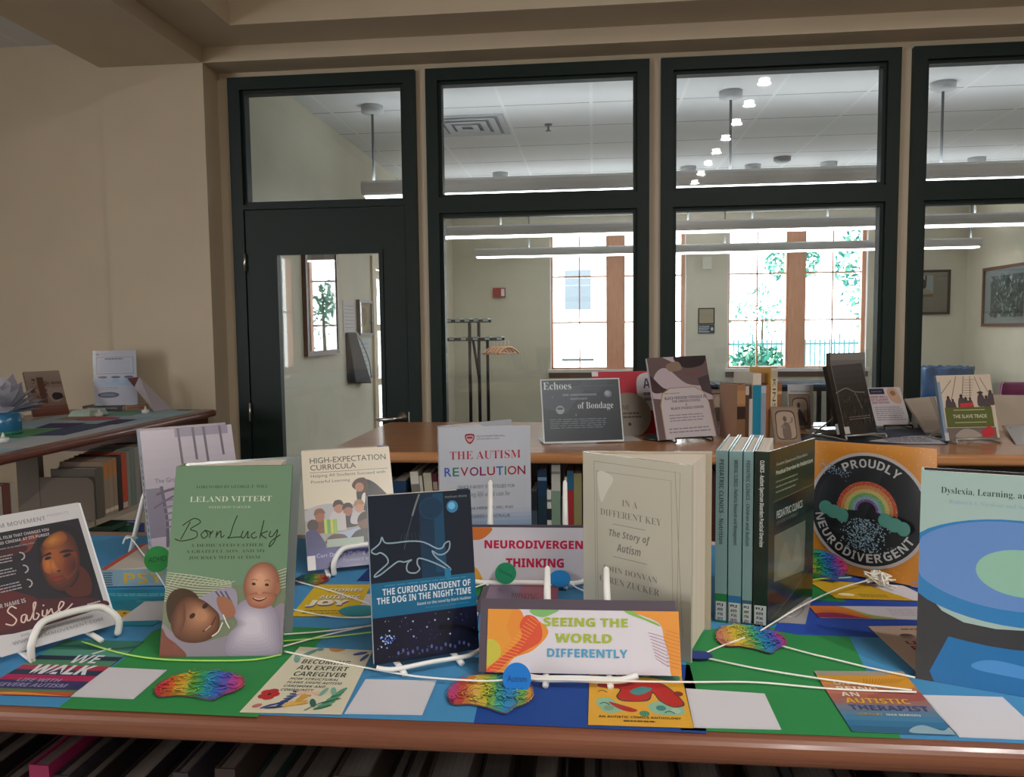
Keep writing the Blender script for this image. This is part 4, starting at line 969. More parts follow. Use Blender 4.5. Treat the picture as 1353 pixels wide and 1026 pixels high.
# ------------------------------------------------------------------ easels of white plastic rod
def easel(label, x, y, rz, tilt, half, up, loop=None, lip=False, mat='white_plastic', r=.0045, depth=.09, back_off=.012, tips=True):
    """plate stand: base hoop, two uprights leaning behind the thing, and a loop or a lip in front that holds it"""
    e = standing('easel', label, 'easel', x, y, rz, 0, 1.1010); m_ = M[mat]; k = math.tan(R(tilt)); rf = .0036
    for s in (-1, 1):
        m = MB(); y0 = back_off; z1 = up*math.cos(R(tilt)); y1 = y0+z1*k
        m.tube([(s*half, y0, r), (s*half, y0+z1*k*.5, z1*.5), (s*half, y1, z1)], [r*1.25, r*1.15, r*.8] if tips else r, m_, 10)
        if tips: m.lathe([(r*.8, -.001), (r*.5, .002), (r*.1, .003)], (s*half, y1, z1), m_, 10)
        m.build('upright', e)
        m = MB(); m.tube([(s*half, -.022, rf), (s*half, depth, rf)], rf, m_, 8); m.build('foot', e)
    m = MB(); m.tube([(-half, depth*.8, rf), (half, depth*.8, rf)], rf, m_, 8); m.build('base_bar', e)
    m = MB()
    if loop:
        a, b, zt = loop
        m.tube(catmull([(a, -.018, r), (a, -.022, zt*.55), (a+(b-a)*.14, -.012, zt*.93), (a+(b-a)*.35, -.008, zt), (a+(b-a)*.65, -.008, zt), (a+(b-a)*.86, -.012, zt*.93), (b, -.022, zt*.55), (b, -.018, r)], False, 5), r, m_, 10)
    else:
        m.tube(catmull([(-half-.03, -.010, .012), (-half-.01, -.016, .009), (0, -.017, .010), (half+.01, -.016, .009), (half+.03, -.010, .012)], False, 5), r*.9, m_, 8)
    m.build('front_rest', e); return e

# ------------------------------------------------------------------ tilted film case
def art_film(A):
    A.rect(0, 0, 1, 1, '#b4b3b6'); A.rect(.0, .148, .957, .872, '#1d1a22')
    A.txt('FILM MOVEMENT', .16, .905, .66, .938, '#7d7a7e', 'bold'); A.txt('PRESENTS', .68, .925, .88, .945, '#8f8c90', 'sans')
    A.blob([(.0, .40), (.16, .38), (.40, .33), (.56, .30), (.75, .27), (.957, .20), (.957, .149), (0, .149)], '#3f131c')
    A.blob([(.0, .52), (.15, .46), (.28, .40), (.40, .32), (.3, .2), (0, .2)], '#4f1a1c')
    A.blob([(.36, .74), (.44, .80), (.56, .81), (.50, .74), (.44, .69), (.36, .69)], '#6b3026'); A.blob([(.05, .70), (.22, .73), (.40, .75), (.42, .70), (.2, .66), (.05, .64)], '#3b1a1a')
    A.blob([(.60, .82), (.76, .85), (.90, .80), (.955, .62), (.94, .40), (.88, .28), (.70, .30), (.56, .36), (.50, .50), (.51, .68)], '#17141a')   # hair
    A.soft([(.66, .78), (.78, .80), (.86, .72), (.86, .56), (.80, .44), (.72, .37), (.62, .345), (.535, .40), (.51, .47), (.50, .56), (.535, .62), (.55, .71)], '#43201a', '#8a4c26', (.60, .62), 9, .3)   # face
    A.soft([(.66, .78), (.77, .79), (.80, .73), (.72, .68), (.62, .67), (.57, .72)], '#74401f', '#a5692c', (.66, .74), 9, .2)   # brow in light
    A.soft([(.535, .61), (.60, .63), (.61, .55), (.57, .49), (.52, .52)], '#8a4c26', '#a8622c', None, 5, .3); A.soft([(.74, .59), (.84, .61), (.80, .48), (.70, .42), (.68, .48)], '#6a3220', '#43201a', (.80, .5), 6, .3)
    A.soft([(.60, .60), (.64, .60), (.645, .52), (.66, .50), (.61, .485), (.575, .51), (.595, .53)], '#84482a', '#a8662e', (.60, .55), 5, .3); A.blob([(.625, .50), (.66, .50), (.645, .485)], '#3a1612')
    A.blob([(.54, .628), (.60, .650), (.625, .635), (.57, .625)], '#2c1612'); A.blob([(.69, .63), (.76, .645), (.83, .62), (.76, .622)], '#2c1612')
    A.ell(.580, .607, .032, .012, '#2a1715', 8); A.ell(.755, .598, .040, .013, '#2a1715', 8); A.ell(.575, .606, .012, .009, '#0f0a0a'); A.ell(.752, .598, .014, .010, '#0f0a0a')
    A.blob([(.545, .448), (.60, .462), (.665, .452), (.61, .425)], '#7a2a20'); A.stroke([(.545, .447), (.60, .449), (.665, .452)], .0007, '#3a1512')
    A.blob([(.64, .355), (.72, .36), (.80, .42), (.84, .50), (.90, .40), (.86, .27), (.70, .28)], '#4a2018')
    A.txt('A BEAUTIFUL FILM THAT CHANGES YOU', .04, .815, .66, .838, '#a8a3a8', 'bold'); A.txt('ON TV AND CINEMA AT ITS PUREST', .06, .778, .655, .80, '#a8a3a8', 'bold'); A.lines(.2, .735, .56, .755, 1, '#6f6a70', .5, 2)
    for cv in (.665, .565, .455):
        A.lines(.05, cv-.03, .30, cv+.035, 3, '#8f8a90', .4, int(cv*100))
        for q in range(6): A.ell(.355+.035*math.cos(R(-75+30*q)), cv+.028*math.sin(R(-75+30*q)), .010, .005, '#a8a3a8', -75+30*q+90)
    A.txt('HER NAME IS', .03, .325, .30, .355, '#a8a3a8', 'bold'); A.lines(.80, .19, .94, .205, 1, '#a8a3a8', .6, 6)
    for st in ([(.211, .297), (.174, .32), (.136, .292), (.17, .249), (.186, .216), (.147, .190), (.095, .211)], [(.273, .240), (.239, .238), (.222, .201), (.246, .19), (.277, .235), (.272, .196), (.300, .200), (.352, .264), (.376, .305), (.355, .30), (.336, .235), (.323, .196), (.349, .19), (.375, .214), (.356, .232)], [(.415, .240), (.402, .202), (.432, .198), (.454, .236), (.449, .205), (.489, .235), (.493, .2), (.530, .204), (.582, .229), (.607, .255), (.581, .265), (.549, .224), (.559, .195), (.608, .199), (.679, .233)]):
        A.stroke([(u, v) for u, v in st], .0017, '#c9b0a8')
    A.ell(.432, .272, .008, .006, '#c9b0a8')
    A.txt('DVD OF THE FILM MOVEMENT SERIES', .19, .096, .82, .112, '#8a878c', 'bold'); A.txt('WWW.FILMMOVEMENT.COM', .11, .055, .90, .078, '#8a878c', 'bold')
e = standing('dvd_case', 'white edged film case with a dark haired woman on it, tilted in a white easel', 'film case', -.6761, .9181, 54.7, 34.1, 1.112, None, .6)
k_ = math.tan(R(34.1)); m = MB(); m.hexa([(-.067, 0, 0), (.067, 0, 0), (.067, .007, .007*k_), (-.067, .007, .007*k_)], [(-.067, 0, .183), (.067, 0, .183), (.067, .007, .183), (-.067, .007, .183)], K('#b4b3b6', .5)); A = Art(m, (-.067, 0, .183), (.067, 0, .183), (.067, 0, 0), (-.067, 0, 0), (0, -1, 0), .55, 0); art_film(A); m.build('front_cover', e, 0)
m = MB(); m.hexa([(-.067, .0072, .0072*k_+.001), (.067, .0072, .0072*k_+.001), (.067, .0139, .0139*k_+.001), (-.067, .0139, .0139*k_+.001)], [(-.067, .0072, .183), (.067, .0072, .183), (.067, .0139, .183), (-.067, .0139, .183)], M['clear_plastic']); m.build('back_shell', e)
m = MB(); m.box(.0672, 0.0, .012, .0695, .0139, .182, M['clear_plastic']); m.build('clasp_edge', e)
easel('white easel holding the tilted film case with the woman', -.6761, .9181, 54.7, 34, .04, .13, loop=(-.040, .062, .046), back_off=.032)

# ------------------------------------------------------------------ mauve hardback at the back
def art_mauve(A):
    A.rect(0, 0, 1, 1, '#958d98'); A.grad(.0, .55, 1, 1, '#978f9a', '#a39aa6', 6); A.blob([(.1, .5), (.4, .56), (.9, .52), (1, .4), (.6, .36), (.1, .4)], '#8a8290')
    A.rect(.36, .93, .95, 1, '#7c7484')
    for u, a, b in ((.40, .70, 1), (.56, .74, 1), (.68, .72, 1), (.86, .76, 1)): A.stroke([(u, b), (u+.01, a)], .004, '#4f4856', False)
    A.txt('The Growth and Pursuit of Autism', .10, .585, .97, .62, '#4f4450', 'sans')
    A.rect(.0, .18, .16, .55, '#6a6474'); A.stroke([(.10, .50), (.30, .53), (.55, .50)], .004, '#5a3f52'); A.stroke([(.16, .56), (.18, .30), (.16, .1)], .005, '#4f4a5c')
    for k in range(5): A.stroke([(.06, .44-.05*k), (.40, .46-.05*k)], .003, '#6b6274')
    A.stroke([(.06, .40), (.30, .48), (.42, .44)], .003, '#5a4a60')
def spine_mauve(A):
    A.lines(.3, .1, .7, .8, 14, '#5a5560', .6, 3)
book('large mauve hardback in clear cover standing behind the green hardback', -.6489, 1.2329, 39.9, 20.3, .149, .220, .032, '#958d98', art_mauve, '#aab0b8', spine_mauve, '#958d98', 3, z=1.1312, roll=0)
e = standing('easel', 'white easel rod behind the mauve hardback', 'easel', 0, 0, 0, 0, 0)
m = MB(); m.tube([(-.830, 1.32, 1.106), (-.804, 1.325, 1.204), (-.772, 1.335, 1.295)], .0042, M['white_plastic'], 10); m.build('upright', e)
m = MB(); m.tube([(-.830, 1.32, 1.106), (-.64, 1.42, 1.106)], .0042, M['white_plastic'], 10); m.build('foot', e)
m = MB(); m.tube([(-.772, 1.335, 1.295), (-.70, 1.44, 1.106)], .0042, M['white_plastic'], 10); m.build('back_leg', e)

# ------------------------------------------------------------------ green hardback with man and baby
def art_green(A):
    G = '#5f7a62'; A.rect(0, 0, 1, 1, G)
    A.txt('FOREWORD BY GEORGE F. WILL', .189, .877, .800, .893, '#33422f', 'serif', -.01)
    A.txt('LELAND VITTERT', .142, .803, .84, .833, '#b3bba8', 'serif', -.012); A.txt('WITH DON YAEGER', .305, .767, .665, .780, '#93a08a', 'serif', -.01)
    for st in ([(.162, .698), (.121, .641), (.092, .603)], [(.098, .677), (.189, .714), (.248, .694), (.167, .658), (.221, .643), (.218, .612), (.105, .595), (.043, .606)], [(.293, .65), (.261, .628), (.286, .608), (.319, .627), (.293, .65), (.333, .641)], [(.333, .61), (.341, .645), (.337, .628), (.362, .648)], [(.388, .609), (.397, .645), (.391, .621), (.424, .646), (.433, .612), (.460, .623)], [(.557, .728), (.529, .678), (.507, .622), (.488, .608), (.537, .611), (.603, .613)], [(.615, .646), (.601, .616), (.626, .609), (.656, .642), (.655, .608), (.675, .612)], [(.719, .639), (.685, .622), (.705, .605), (.735, .613)], [(.785, .700), (.758, .604)], [(.823, .643), (.769, .625), (.816, .603)], [(.848, .642), (.837, .617), (.864, .614), (.905, .649), (.885, .588), (.843, .558), (.858, .588), (.932, .623)]):
        A.stroke(st, .0013, '#262f25')
    A.txt('A DEDICATED FATHER,', .179, .560, .80, .578, '#38472f', 'serif', -.012); A.txt('A GRATEFUL SON, AND MY', .145, .528, .815, .546, '#38472f', 'serif', -.012); A.txt('JOURNEY WITH AUTISM', .172, .495, .772, .513, '#38472f', 'serif', -.012)
    A.blob([(0, .36), (.15, .40), (.35, .37), (.6, .36), (.8, .38), (1, .42), (1, .0), (0, .0)], '#66705a')
    for i in range(13): A.stroke([(0, .43-.012*i), (.25, .41-.014*i), (.55, .375-.008*i)], .0009, '#a7a994')
    for i in range(12): A.stroke([(.02+.04*i, .36), (.08+.045*i, .425-.004*i)], .0007, '#a7a994')
    for i in range(7): A.stroke([(.80, .40-.014*i), (1, .445-.016*i)], .0009, '#a7a994')
    A.blob([(0, .0), (0, .16), (.10, .12), (.3, .07), (.62, .12), (.80, .18), (1, .26), (1, 0)], '#7c7480')
    A.blob([(0, .14), (.05, .10), (.14, .06), (.22, .0), (0, 0)], '#6f3f36')
    A.blob([(.28, .28), (.40, .33), (.58, .34), (.60, .22), (.46, .18), (.30, .20)], '#85808f')   # striped shirt
    for i in range(3): A.stroke([(.42+.04*i, .33), (.50+.03*i, .27)], .002, '#4a4a62')
    A.blob([(.02, .26), (.06, .33), (.16, .345), (.27, .31), (.30, .24), (.22, .2), (.08, .16)], '#3a2a20')   # hair
    A.soft([(.10, .25), (.18, .30), (.30, .29), (.40, .25), (.47, .20), (.46, .12), (.36, .075), (.22, .07), (.12, .10), (.07, .17)], '#4f3226', '#9c6e54', (.33, .215), 10, .25)
    A.soft([(.11, .24), (.17, .27), (.19, .18), (.15, .11), (.10, .13)], '#5a3a2e', '#6b4636', None, 4, .4)
    A.ell(.245, .205, .026, .012, '#2f1f1a', 40); A.ell(.345, .255, .026, .012, '#2f1f1a', 40); A.blob([(.31, .20), (.345, .225), (.37, .195), (.345, .18)], '#a06f55'); A.stroke([(.34, .125), (.40, .15), (.44, .20)], .0022, '#5a2c26'); A.stroke([(.36, .13), (.405, .155)], .0012, '#a89a90')
    A.soft([(.62, .16), (.58, .22), (.66, .28), (.82, .28), (.93, .22), (.97, .10), (.94, .0), (.58, .0), (.55, .10)], '#837c8c', '#b0a9b4', (.74, .16), 8, .3)   # baby shirt
    A.blob([(.44, .30), (.54, .29), (.60, .22), (.54, .19), (.46, .24)], '#8a5c48')
    A.soft([(.80+.148*math.cos(R(t)), .362+.116*math.sin(R(t))) for t in range(0, 360, 30)], '#7c5040', '#b98a70', (.775, .395), 10, .25); A.ell(.935, .34, .024, .03, '#8a5a48'); A.soft([(.68, .30), (.72, .25), (.84, .24), (.92, .28), (.88, .32), (.74, .32)], '#8a5a48', '#a5745c', (.78, .295), 5, .3)
    A.ell(.735, .365, .017, .007, '#3a241d', -8); A.ell(.845, .36, .017, .007, '#3a241d', -8); A.ell(.79, .325, .022, .014, '#a8775f'); A.stroke([(.735, .292), (.79, .278), (.845, .293)], .0022, '#5a2c26'); A.stroke([(.745, .292), (.79, .285), (.838, .293)], .001, '#b9a498')
    A.stroke([(.715, .385), (.74, .39), (.765, .382)], .0008, '#6b4636'); A.stroke([(.825, .38), (.85, .386), (.87, .378)], .0008, '#6b4636')
    A.stroke([(.50, .21), (.53, .17), (.56, .14)], .0015, '#c9c0b8'); A.stroke([(.42, .10), (.47, .125), (.50, .17)], .0015, '#c9c0b8')
book('green hardback with smiling man and baby lying in a hammock on its cover', -.461, .9117, 5.9, 17.8, .152, .237, .026, '#5f7a62', art_green, '#6a8066', None, '#5f6866', 19, rough=.16, coat=.8, pages='pages')
# ------------------------------------------------------------------ classroom paperback
def art_class(A):
    A.rect(0, 0, 1, 1, '#bdb3a0'); T_ = '#3a3733'
    A.txt('HIGH-EXPECTATION', .09, .885, .95, .935, T_, 'sans', .004); A.txt('CURRICULA', .09, .825, .60, .872, T_, 'sans', .004); A.stroke([(.08, .805), (.96, .805)], .0007, T_, False)
    A.txt('Helping All Students Succeed with', .09, .755, .93, .79, '#4f4b45'); A.txt('Powerful Learning', .09, .705, .52, .738, '#4f4b45')
    A.rect(0, .17, 1, .50, '#8a8580'); A.blob([(.0, .48), (.2, .53), (.45, .52), (.7, .5), (1, .5), (1, .4), (0, .4)], '#99969a')
    A.blob([(.60, .50), (.58, .60), (.62, .70), (.70, .72), (.80, .68), (.92, .58), (1, .50), (1, .32), (.70, .36)], '#1b191c'); A.blob([(.54, .66), (.58, .72), (.68, .735), (.72, .68), (.70, .62), (.66, .60)], '#3f2318'); A.ell(.62, .655, .05, .04, '#9a6a52'); A.blob([(.64, .58), (.68, .60), (.66, .50), (.63, .5)], '#c0b8b0')
    for u, v, h, s, b in ((.16, .44, '#6f4527', '#8a5238', '#6a3a2c'), (.37, .50, '#3a2620', '#9a6a55', '#a8a4a8'), (.47, .47, '#2c1d18', '#8a5a48', '#1c1a1e'), (.60, .49, '#8a6a4a', '#a87a62', '#a39fa3')):
        A.blob([(u-.10, v-.14), (u-.08, v-.05), (u, v-.03), (u+.09, v-.06), (u+.10, v-.14)], b); A.ell(u, v-.01, .052, .045, s); A.blob([(u-.06, v), (u-.04, v+.05), (u+.03, v+.055), (u+.06, v+.01), (u, v+.02)], h)
    A.rect(.20, .28, .34, .40, '#6f8f4a'); 
    for i, c in enumerate(('#9fb03f', '#4f8a3f', '#b9a83a', '#7aa04a')): A.rect(.205+.034*i, .285, .23+.034*i, .40, c)
    A.rect(.34, .30, .44, .44, '#a8a4a0'); A.blob([(.28, .27), (.5, .30), (.7, .33), (.95, .30), (.95, .2), (.3, .2)], '#8f9ab0')
    A.ell(.67, .36, .105, .085, '#5a3a2a'); A.blob([(.57, .36), (.60, .42), (.68, .445), (.76, .41), (.775, .37), (.7, .39)], '#2c1c15'); A.blob([(.48, .18), (.52, .27), (.62, .30), (.76, .29), (.86, .24), (.9, .17)], '#17161a')
    A.ell(.08, .36, .06, .05, '#3a2a28'); A.blob([(0, .3), (.1, .32), (.18, .24), (.2, .17), (0, .17)], '#2a2a5a'); A.blob([(.22, .24), (.30, .275), (.42, .26), (.44, .2), (.22, .2)], '#4a3326'); A.rect(.22, .175, .62, .235, '#8a9a8c')
    A.rect(0, 0, 1, .17, '#2c2a66'); A.txt('Curt Dudley-Marling', .10, .085, .62, .125, '#a8a6c0'); A.txt('with Sarah Michaels', .65, .085, .97, .12, '#a8a6c0'); A.txt('Foreword by Allan Luke', .38, .035, .92, .07, '#7a78a8')
    A.rect(0, .0, .085, .115, '#b9b5b8')
book('paperback with classroom photo and purple foot held in a white easel', -.3962, 1.2580, 24.1, 27, .152, .206, .012, '#bdb3a0', art_class, '#b0a795', None, '#2c2a66', 0, rough=.3, coat=.3, hard=False, z=1.1105, name='paperback_book')
easel('white easel with loop in front of the classroom paperback', -.3962, 1.2580, 24.1, 27, .045, .14, loop=(-.036, .066, .046), back_off=.026)
# ------------------------------------------------------------------ blue playscript with running dog
DOG = [(.012, .669), (.075, .7), (.103, .722), (.116, .748), (.14, .714), (.212, .706), (.371, .708), (.509, .694), (.634, .648), (.69, .649), (.716, .674), (.763, .683), (.754, .637), (.703, .61), (.643, .61), (.586, .637), (.618, .597), (.686, .559), (.759, .515), (.742, .506), (.684, .532), (.568, .572), (.454, .599), (.439, .563), (.46, .535), (.423, .513), (.359, .518), (.334, .542), (.349, .578), (.389, .594), (.315, .585), (.259, .592), (.179, .562), (.088, .524), (.033, .514), (.045, .53), (.113, .563), (.163, .592), (.151, .627), (.098, .655), (.054, .648)]
def art_dog(A):
    A.rect(0, 0, 1, 1, '#0f1a2b'); A.grad(.48, .47, .72, 1, '#10324c', '#15293f', 6); A.rect(.62, .50, .72, .99, '#123f5c'); A.ell(.60, .90, .12, .07, '#143a58'); A.ell(.6, .9, .11, .062, '#11304a')
    A.circ(.808, .90, .0075, '#2f6f9a'); A.circ(.802, .905, .0045, '#5f9fc4'); A.stroke([(.488, .992), (.45, .93), (.411, .861)], .0022, '#6a7074', False); A.stroke([(.411, .861), (.36, .76), (.32, .66)], .0010, '#3a4a58', False)
    for i in range(6): A.stroke([(.28+.04*i, .70), (.31+.03*i, .76)], .0006, '#2c3c4c', False)
    A.txt('methuen drama', .74, .955, .96, .972, '#6f7a84')
    A.stroke(DOG, .0017, '#7f95a4', True, True, 3);
    A.rect(0, .27, 1, .475, '#12587c'); A.lines(.12, .445, .94, .463, 1, '#2f7a9a', .4, 3); A.rect(.70, .46, .76, .52, '#1f6a92')
    A.txt('THE CURIOUS INCIDENT OF', .10, .398, .95, .438, '#b9c3cc', 'bold', .004); A.txt('THE DOG IN THE NIGHT-TIME', .045, .348, .95, .388, '#b9c3cc', 'bold', .004); A.txt('Based on the novel by Mark Haddon', .42, .310, .945, .334, '#9fb0bc', 'bold'); A.lines(.50, .290, .94, .302, 1, '#2f6f8c', .5, 4)
    A.rect(0, 0, 1, .27, '#101327'); A.rect(.27, 0, .62, .27, '#12152c'); r_ = random.Random(4)
    for i in range(46): A.circ(r_.uniform(.03, .97), r_.uniform(.02, .26), r_.choice([.0004, .0004, .0007]), r_.choice(['#4f5f90', '#7f8fb8', '#39467a']))
    for u, v in ((.37, .225), (.58, .215), (.71, .21), (.50, .18), (.37, .135), (.72, .12)): A.circ(u, v, .0011, '#8fa0c4')
    for i in range(26): A.circ(.12+r_.gauss(0, .035), .135+r_.gauss(0, .02), .0010, r_.choice(['#3f5fb0', '#6f8fd0', '#2f459a', '#9fb4e0']))
    for i in range(16): A.ell(.22+.045*i, .05+.012*math.sin(i*2.), .012, .012, r_.choice(['#3a4374', '#4a5588']))
    A.stroke([(.62, .17), (.85, .15), (1, .10)], .004, '#080a14')
book('dark blue playscript with outline of a running dog on its cover', -.1985, .9063, 29, 10.5, .130, .195, .007, '#12587c', art_dog, '#9fa6ac', None, '#101327', 0, rough=.3, coat=.35, hard=False, z=1.1105, name='paperback_book', roll=-1.4)
easel('white easel with flat lip under the dark blue playscript', -.1985, .9063, 29, 10.5, .035, .12, back_off=.016, r=.0032)
# ------------------------------------------------------------------ white hardback with coloured title
def art_rev(A):
    A.rect(0, 0, 1, 1, '#9fa2aa'); A.grad(0, 0, 1, .40, '#1f4f86', '#9a9fa9', 14)
    A.blob([(.29, .945), (.38, .945), (.38, .905), (.335, .875), (.29, .905)], '#7a1f2c'); A.blob([(.30, .935), (.37, .935), (.37, .91), (.335, .888), (.30, .91)], '#a8848a'); A.rect(.305, .915, .365, .928, '#7a1f2c')
    A.txt('Harvard Health Publications', .41, .925, .72, .938, '#4f4b50', 'serif', -.01); A.txt('HARVARD MEDICAL SCHOOL', .41, .905, .66, .916, '#4f4b50', 'serif', -.01)
    A.txt('THE AUTISM', .115, .765, .89, .825, '#9c2232', 'serif', -.008)
    cs = ['#2a4a9a', '#2c6a5c', '#8a2a3c', '#6b2450', '#7a2058', '#8a1f30', '#2f4f9a', '#2c7a4a', '#9a2430', '#7a1f3a']; x = .055
    for ch, c, w_ in zip('REVOLUTION', cs, (.075, .07, .088, .096, .068, .085, .08, .018, .098, .085)): A.txt(ch, x, .645, x+w_, .708, c, 'sans', .012); x += w_+.0135
    A.txt('WHOLE-BODY STRATEGIES FOR', .195, .553, .82, .577, '#565a66'); A.txt('making life all it can be', .22, .485, .765, .53, '#565a66', 'ital')
    A.txt('MARTHA HERBERT, MD, PHD', .20, .398, .80, .42, '#4a5060'); A.txt('with KAREN WEINTRAUB', .24, .338, .76, .36, '#4a5060'); A.ell(.35, .045, .06, .02, '#a8683a')
def spine_rev(A): vertical_text(A, 'THE AUTISM REVOLUTION', .25, .35, .75, .95, '#8a2a3a', 'serif')
book('white hardback with multicoloured title opened upright behind the title signs', -.1832, 1.3183, 12.6, 1.6, .156, .236, .022, '#9fa2aa', art_rev, '#a3a5ac', spine_rev, '#9a9ca4', 30, rough=.35, coat=.3, block=.55)
# ------------------------------------------------------------------ title signs
def art_sign(A, kind):
    A.rect(0, 0, 1, 1, '#b7b3ba')
    if kind == 1:
        A.blob([(0, 0), (0, 1), (.16, 1), (.20, .85), (.28, .8), (.32, .62), (.24, .35), (.14, .22), (.08, 0)], '#c0762a')
        A.poly([(0, .0), (0, 1), (.13, 1), (.10, .72), (.13, .5), (.06, .25), (.03, 0)], '#c07f2c'); A.blob([(0, .1), (0, .5), (.06, .45), (.07, .25)], '#a8a03a')
        A.blob([(.20, .90), (.25, .88), (.285, .72), (.28, .5), (.20, .34), (.12, .2), (.06, .02), (0, 0), (0, .04), (.1, .3), (.18, .55), (.17, .75)], '#b8432a')
        for i in range(18): A.stroke([(.02+.012*i, .04+.05*i), (.10+.01*i, .02+.045*i)], .0006, '#d0903a', False)
        A.blob([(.23, 1), (.37, 1), (.34, .93), (.29, .88), (.24, .92)], '#6a9a5a')
        A.blob([(.72, 1), (.80, .94), (.90, .80), (.92, .55), (.94, .3), (.95, 0), (1, 0), (1, 1)], '#c07d2c'); A.blob([(.72, 1), (.74, .95), (.82, .86), (.90, .76), (.88, .82), (.80, .92), (.76, 1)], '#6f9a3f')
        for i in range(9): A.stroke([(.84+.004*i, .66-.05*i), (.935, .58-.055*i)], .0005, '#8a4a6a', False)
        for i in range(10): A.stroke([(.93, .70-.06*i), (1, .64-.06*i)], .0006, '#a8642a', False)
        A.txt('SEEING THE', .295, .735, .735, .875, '#8a9a2c', 'bold', .014); A.txt('WORLD', .355, .48, .65, .625, '#8a9a2c', 'bold', .014); A.txt('DIFFERENTLY', .315, .255, .73, .385, '#3f86a8', 'bold', .008)
    else:
        A.blob([(0, 1), (.19, 1), (.17, .86), (.10, .76), (.0, .8)], '#b8642a'); A.blob([(0, 0), (0, .3), (.08, .24), (.12, .08), (.12, 0)], '#c0862c')
        A.blob([(.93, .0), (.95, .16), (1, .26), (1, 0)], '#9a2440'); A.blob([(.94, .34), (1, .46), (1, .38)], '#b8432a'); A.blob([(.90, 1), (.94, .9), (1, .86), (1, 1)], '#c0862c')
        A.txt('NEURODIVERGENT', .145, .60, .885, .76, '#a8123c', 'bold', .022); A.txt('THINKING', .295, .245, .70, .42, '#a8123c', 'bold', .022)
def title_sign(label, x, y, rz, tilt, w, h, kind, z=1.106, off=0, top=.012):
    e = standing('display_sign', label, 'sign', x, y, rz, tilt, z); B_ = K('#453c46', .6)
    m = MB(); m.box(-w/2, .001, 0, w/2, .0035, h, B_); m.build('backing_board', e)
    m = MB(); m.box(-w/2+.006+off, -.0002, 0, w/2+off, .0008, h-top, K('#b7b3ba', .6)); A = Art(m, (-w/2+.006+off, -.0002, h-top), (w/2+off, -.0002, h-top), (w/2+off, -.0002, 0), (-w/2+.006+off, -.0002, 0), (0, -1, 0), .5); art_sign(A, kind); m.build('printed_card', e)
    return e
title_sign('white sign reading SEEING THE WORLD DIFFERENTLY with orange wavy corners', -.0193, .8760, 1.7, 24.3, .227, .082, 1, z=1.109, off=.003)
easel('white easel whose two pegs rise above the front title sign', -.0193, .8760, 1.7, 30, .036, .122, back_off=.019)
title_sign('white sign with crimson lettering NEURODIVERGENT THINKING in the second row', -.0949, 1.2075, 1.9, 6, .230, .086, 2, z=1.109, top=.004)
easel('white easel whose two pegs rise above the crimson lettered sign', -.1049, 1.2075, 1.9, 12, .060, .158, back_off=.014)

# ------------------------------------------------------------------ cream hardback opened like a fan
def art_cream(A):
    A.rect(0, 0, 1, 1, '#a8a292'); T_ = '#6f6a60'
    for q in ([(.113, .957), (.903, .955), (.875, .10), (.13, .07), (.113, .957)], [(.135, .905), (.826, .91), (.85, .15), (.15, .12), (.135, .905)], [(.86, .96), (.93, .12)]): A.stroke(q, .0007, '#7f796c', False)
    A.blob([(.15, .90), (.30, .88), (.24, .80), (.18, .74)], '#b9b4a6')
    A.txt('IN A', .385, .735, .53, .77, T_, 'serif', -.012); A.txt('DIFFERENT KEY', .175, .668, .745, .703, T_, 'serif', -.012); A.stroke([(.30, .63), (.60, .63)], .0007, T_, False)
    A.txt('The Story of', .26, .55, .645, .60, T_, 'sansital'); A.txt('Autism', .335, .485, .56, .53, T_, 'sansital'); A.stroke([(.30, .452), (.62, .452)], .0007, T_, False)
    A.txt('JOHN DONVAN', .195, .36, .71, .395, T_, 'serif', -.012); A.txt('CAREN ZUCKER', .168, .298, .728, .335, T_, 'serif', -.012)
book('thick cream hardback standing with its pages fanned open behind the front title sign', .0498, .9859, -38.4, 0, .164, .238, .008, '#a8a292', art_cream, '#b0aa9a', None, '#a39a88', 39, rough=.25, coat=.6, block=.99)

# ------------------------------------------------------------------ four journals
def journal(x, y, rz, t, d, h, spine, cover, label, text, bands, labelcol='#a9b0b4', special=False):
    e = empty('journal', (x, y, 1.1005), (0, 0, R(rz)), label, 'journal'); c = K(spine, .35, .3); b = .002
    m = MB(); m.box(0, 0, 0, t, b, h, c); A = Art(m, (0, 0, h), (t, 0, h), (t, 0, 0), (0, 0, 0), (0, -1, 0), .35, .3)
    for v0, v1, cc in bands: A.rect(.0, v0, 1, v1, cc)
    vertical_text(A, text, .30, .46, .68, .95, '#c4cccc' if special else '#2c3c40', 'bold'); sp = m.build('spine', e)
    m = MB(); m.box(t*.1, -.0012, .015*h, t*.92, -.0008, .125*h, K(labelcol, .5)); A = Art(m, (0, -.0012, h), (t, -.0012, h), (t, -.0012, 0), (0, -.0012, 0), (0, -1, 0), .5)
    for i, s in enumerate(('RJ', '499', '.P36', '2015')): A.txt(s, .2, .098-.027*i, .7, .115-.027*i, '#23282c', 'bold')
    o = m.build('call_label', sp); o['label'] = 'white shelf label with printed call number'
    m = MB(); m.box(0, b+.0002, 0, b, d, h, K(cover, .35, .3)); m.build('back_cover', e)
    m = MB()
    if not special: m.box(t-b, b+.0002, 0, t, d, h, K(cover, .35, .3)); m.build('front_cover', e)
    m = MB(); m.box(b+.0002, b+.0004, .002, t-b-.0004, d-.004, h-.003, M['pages_x']); m.build('page_block', e); return e
PB = '#6d8a8e'
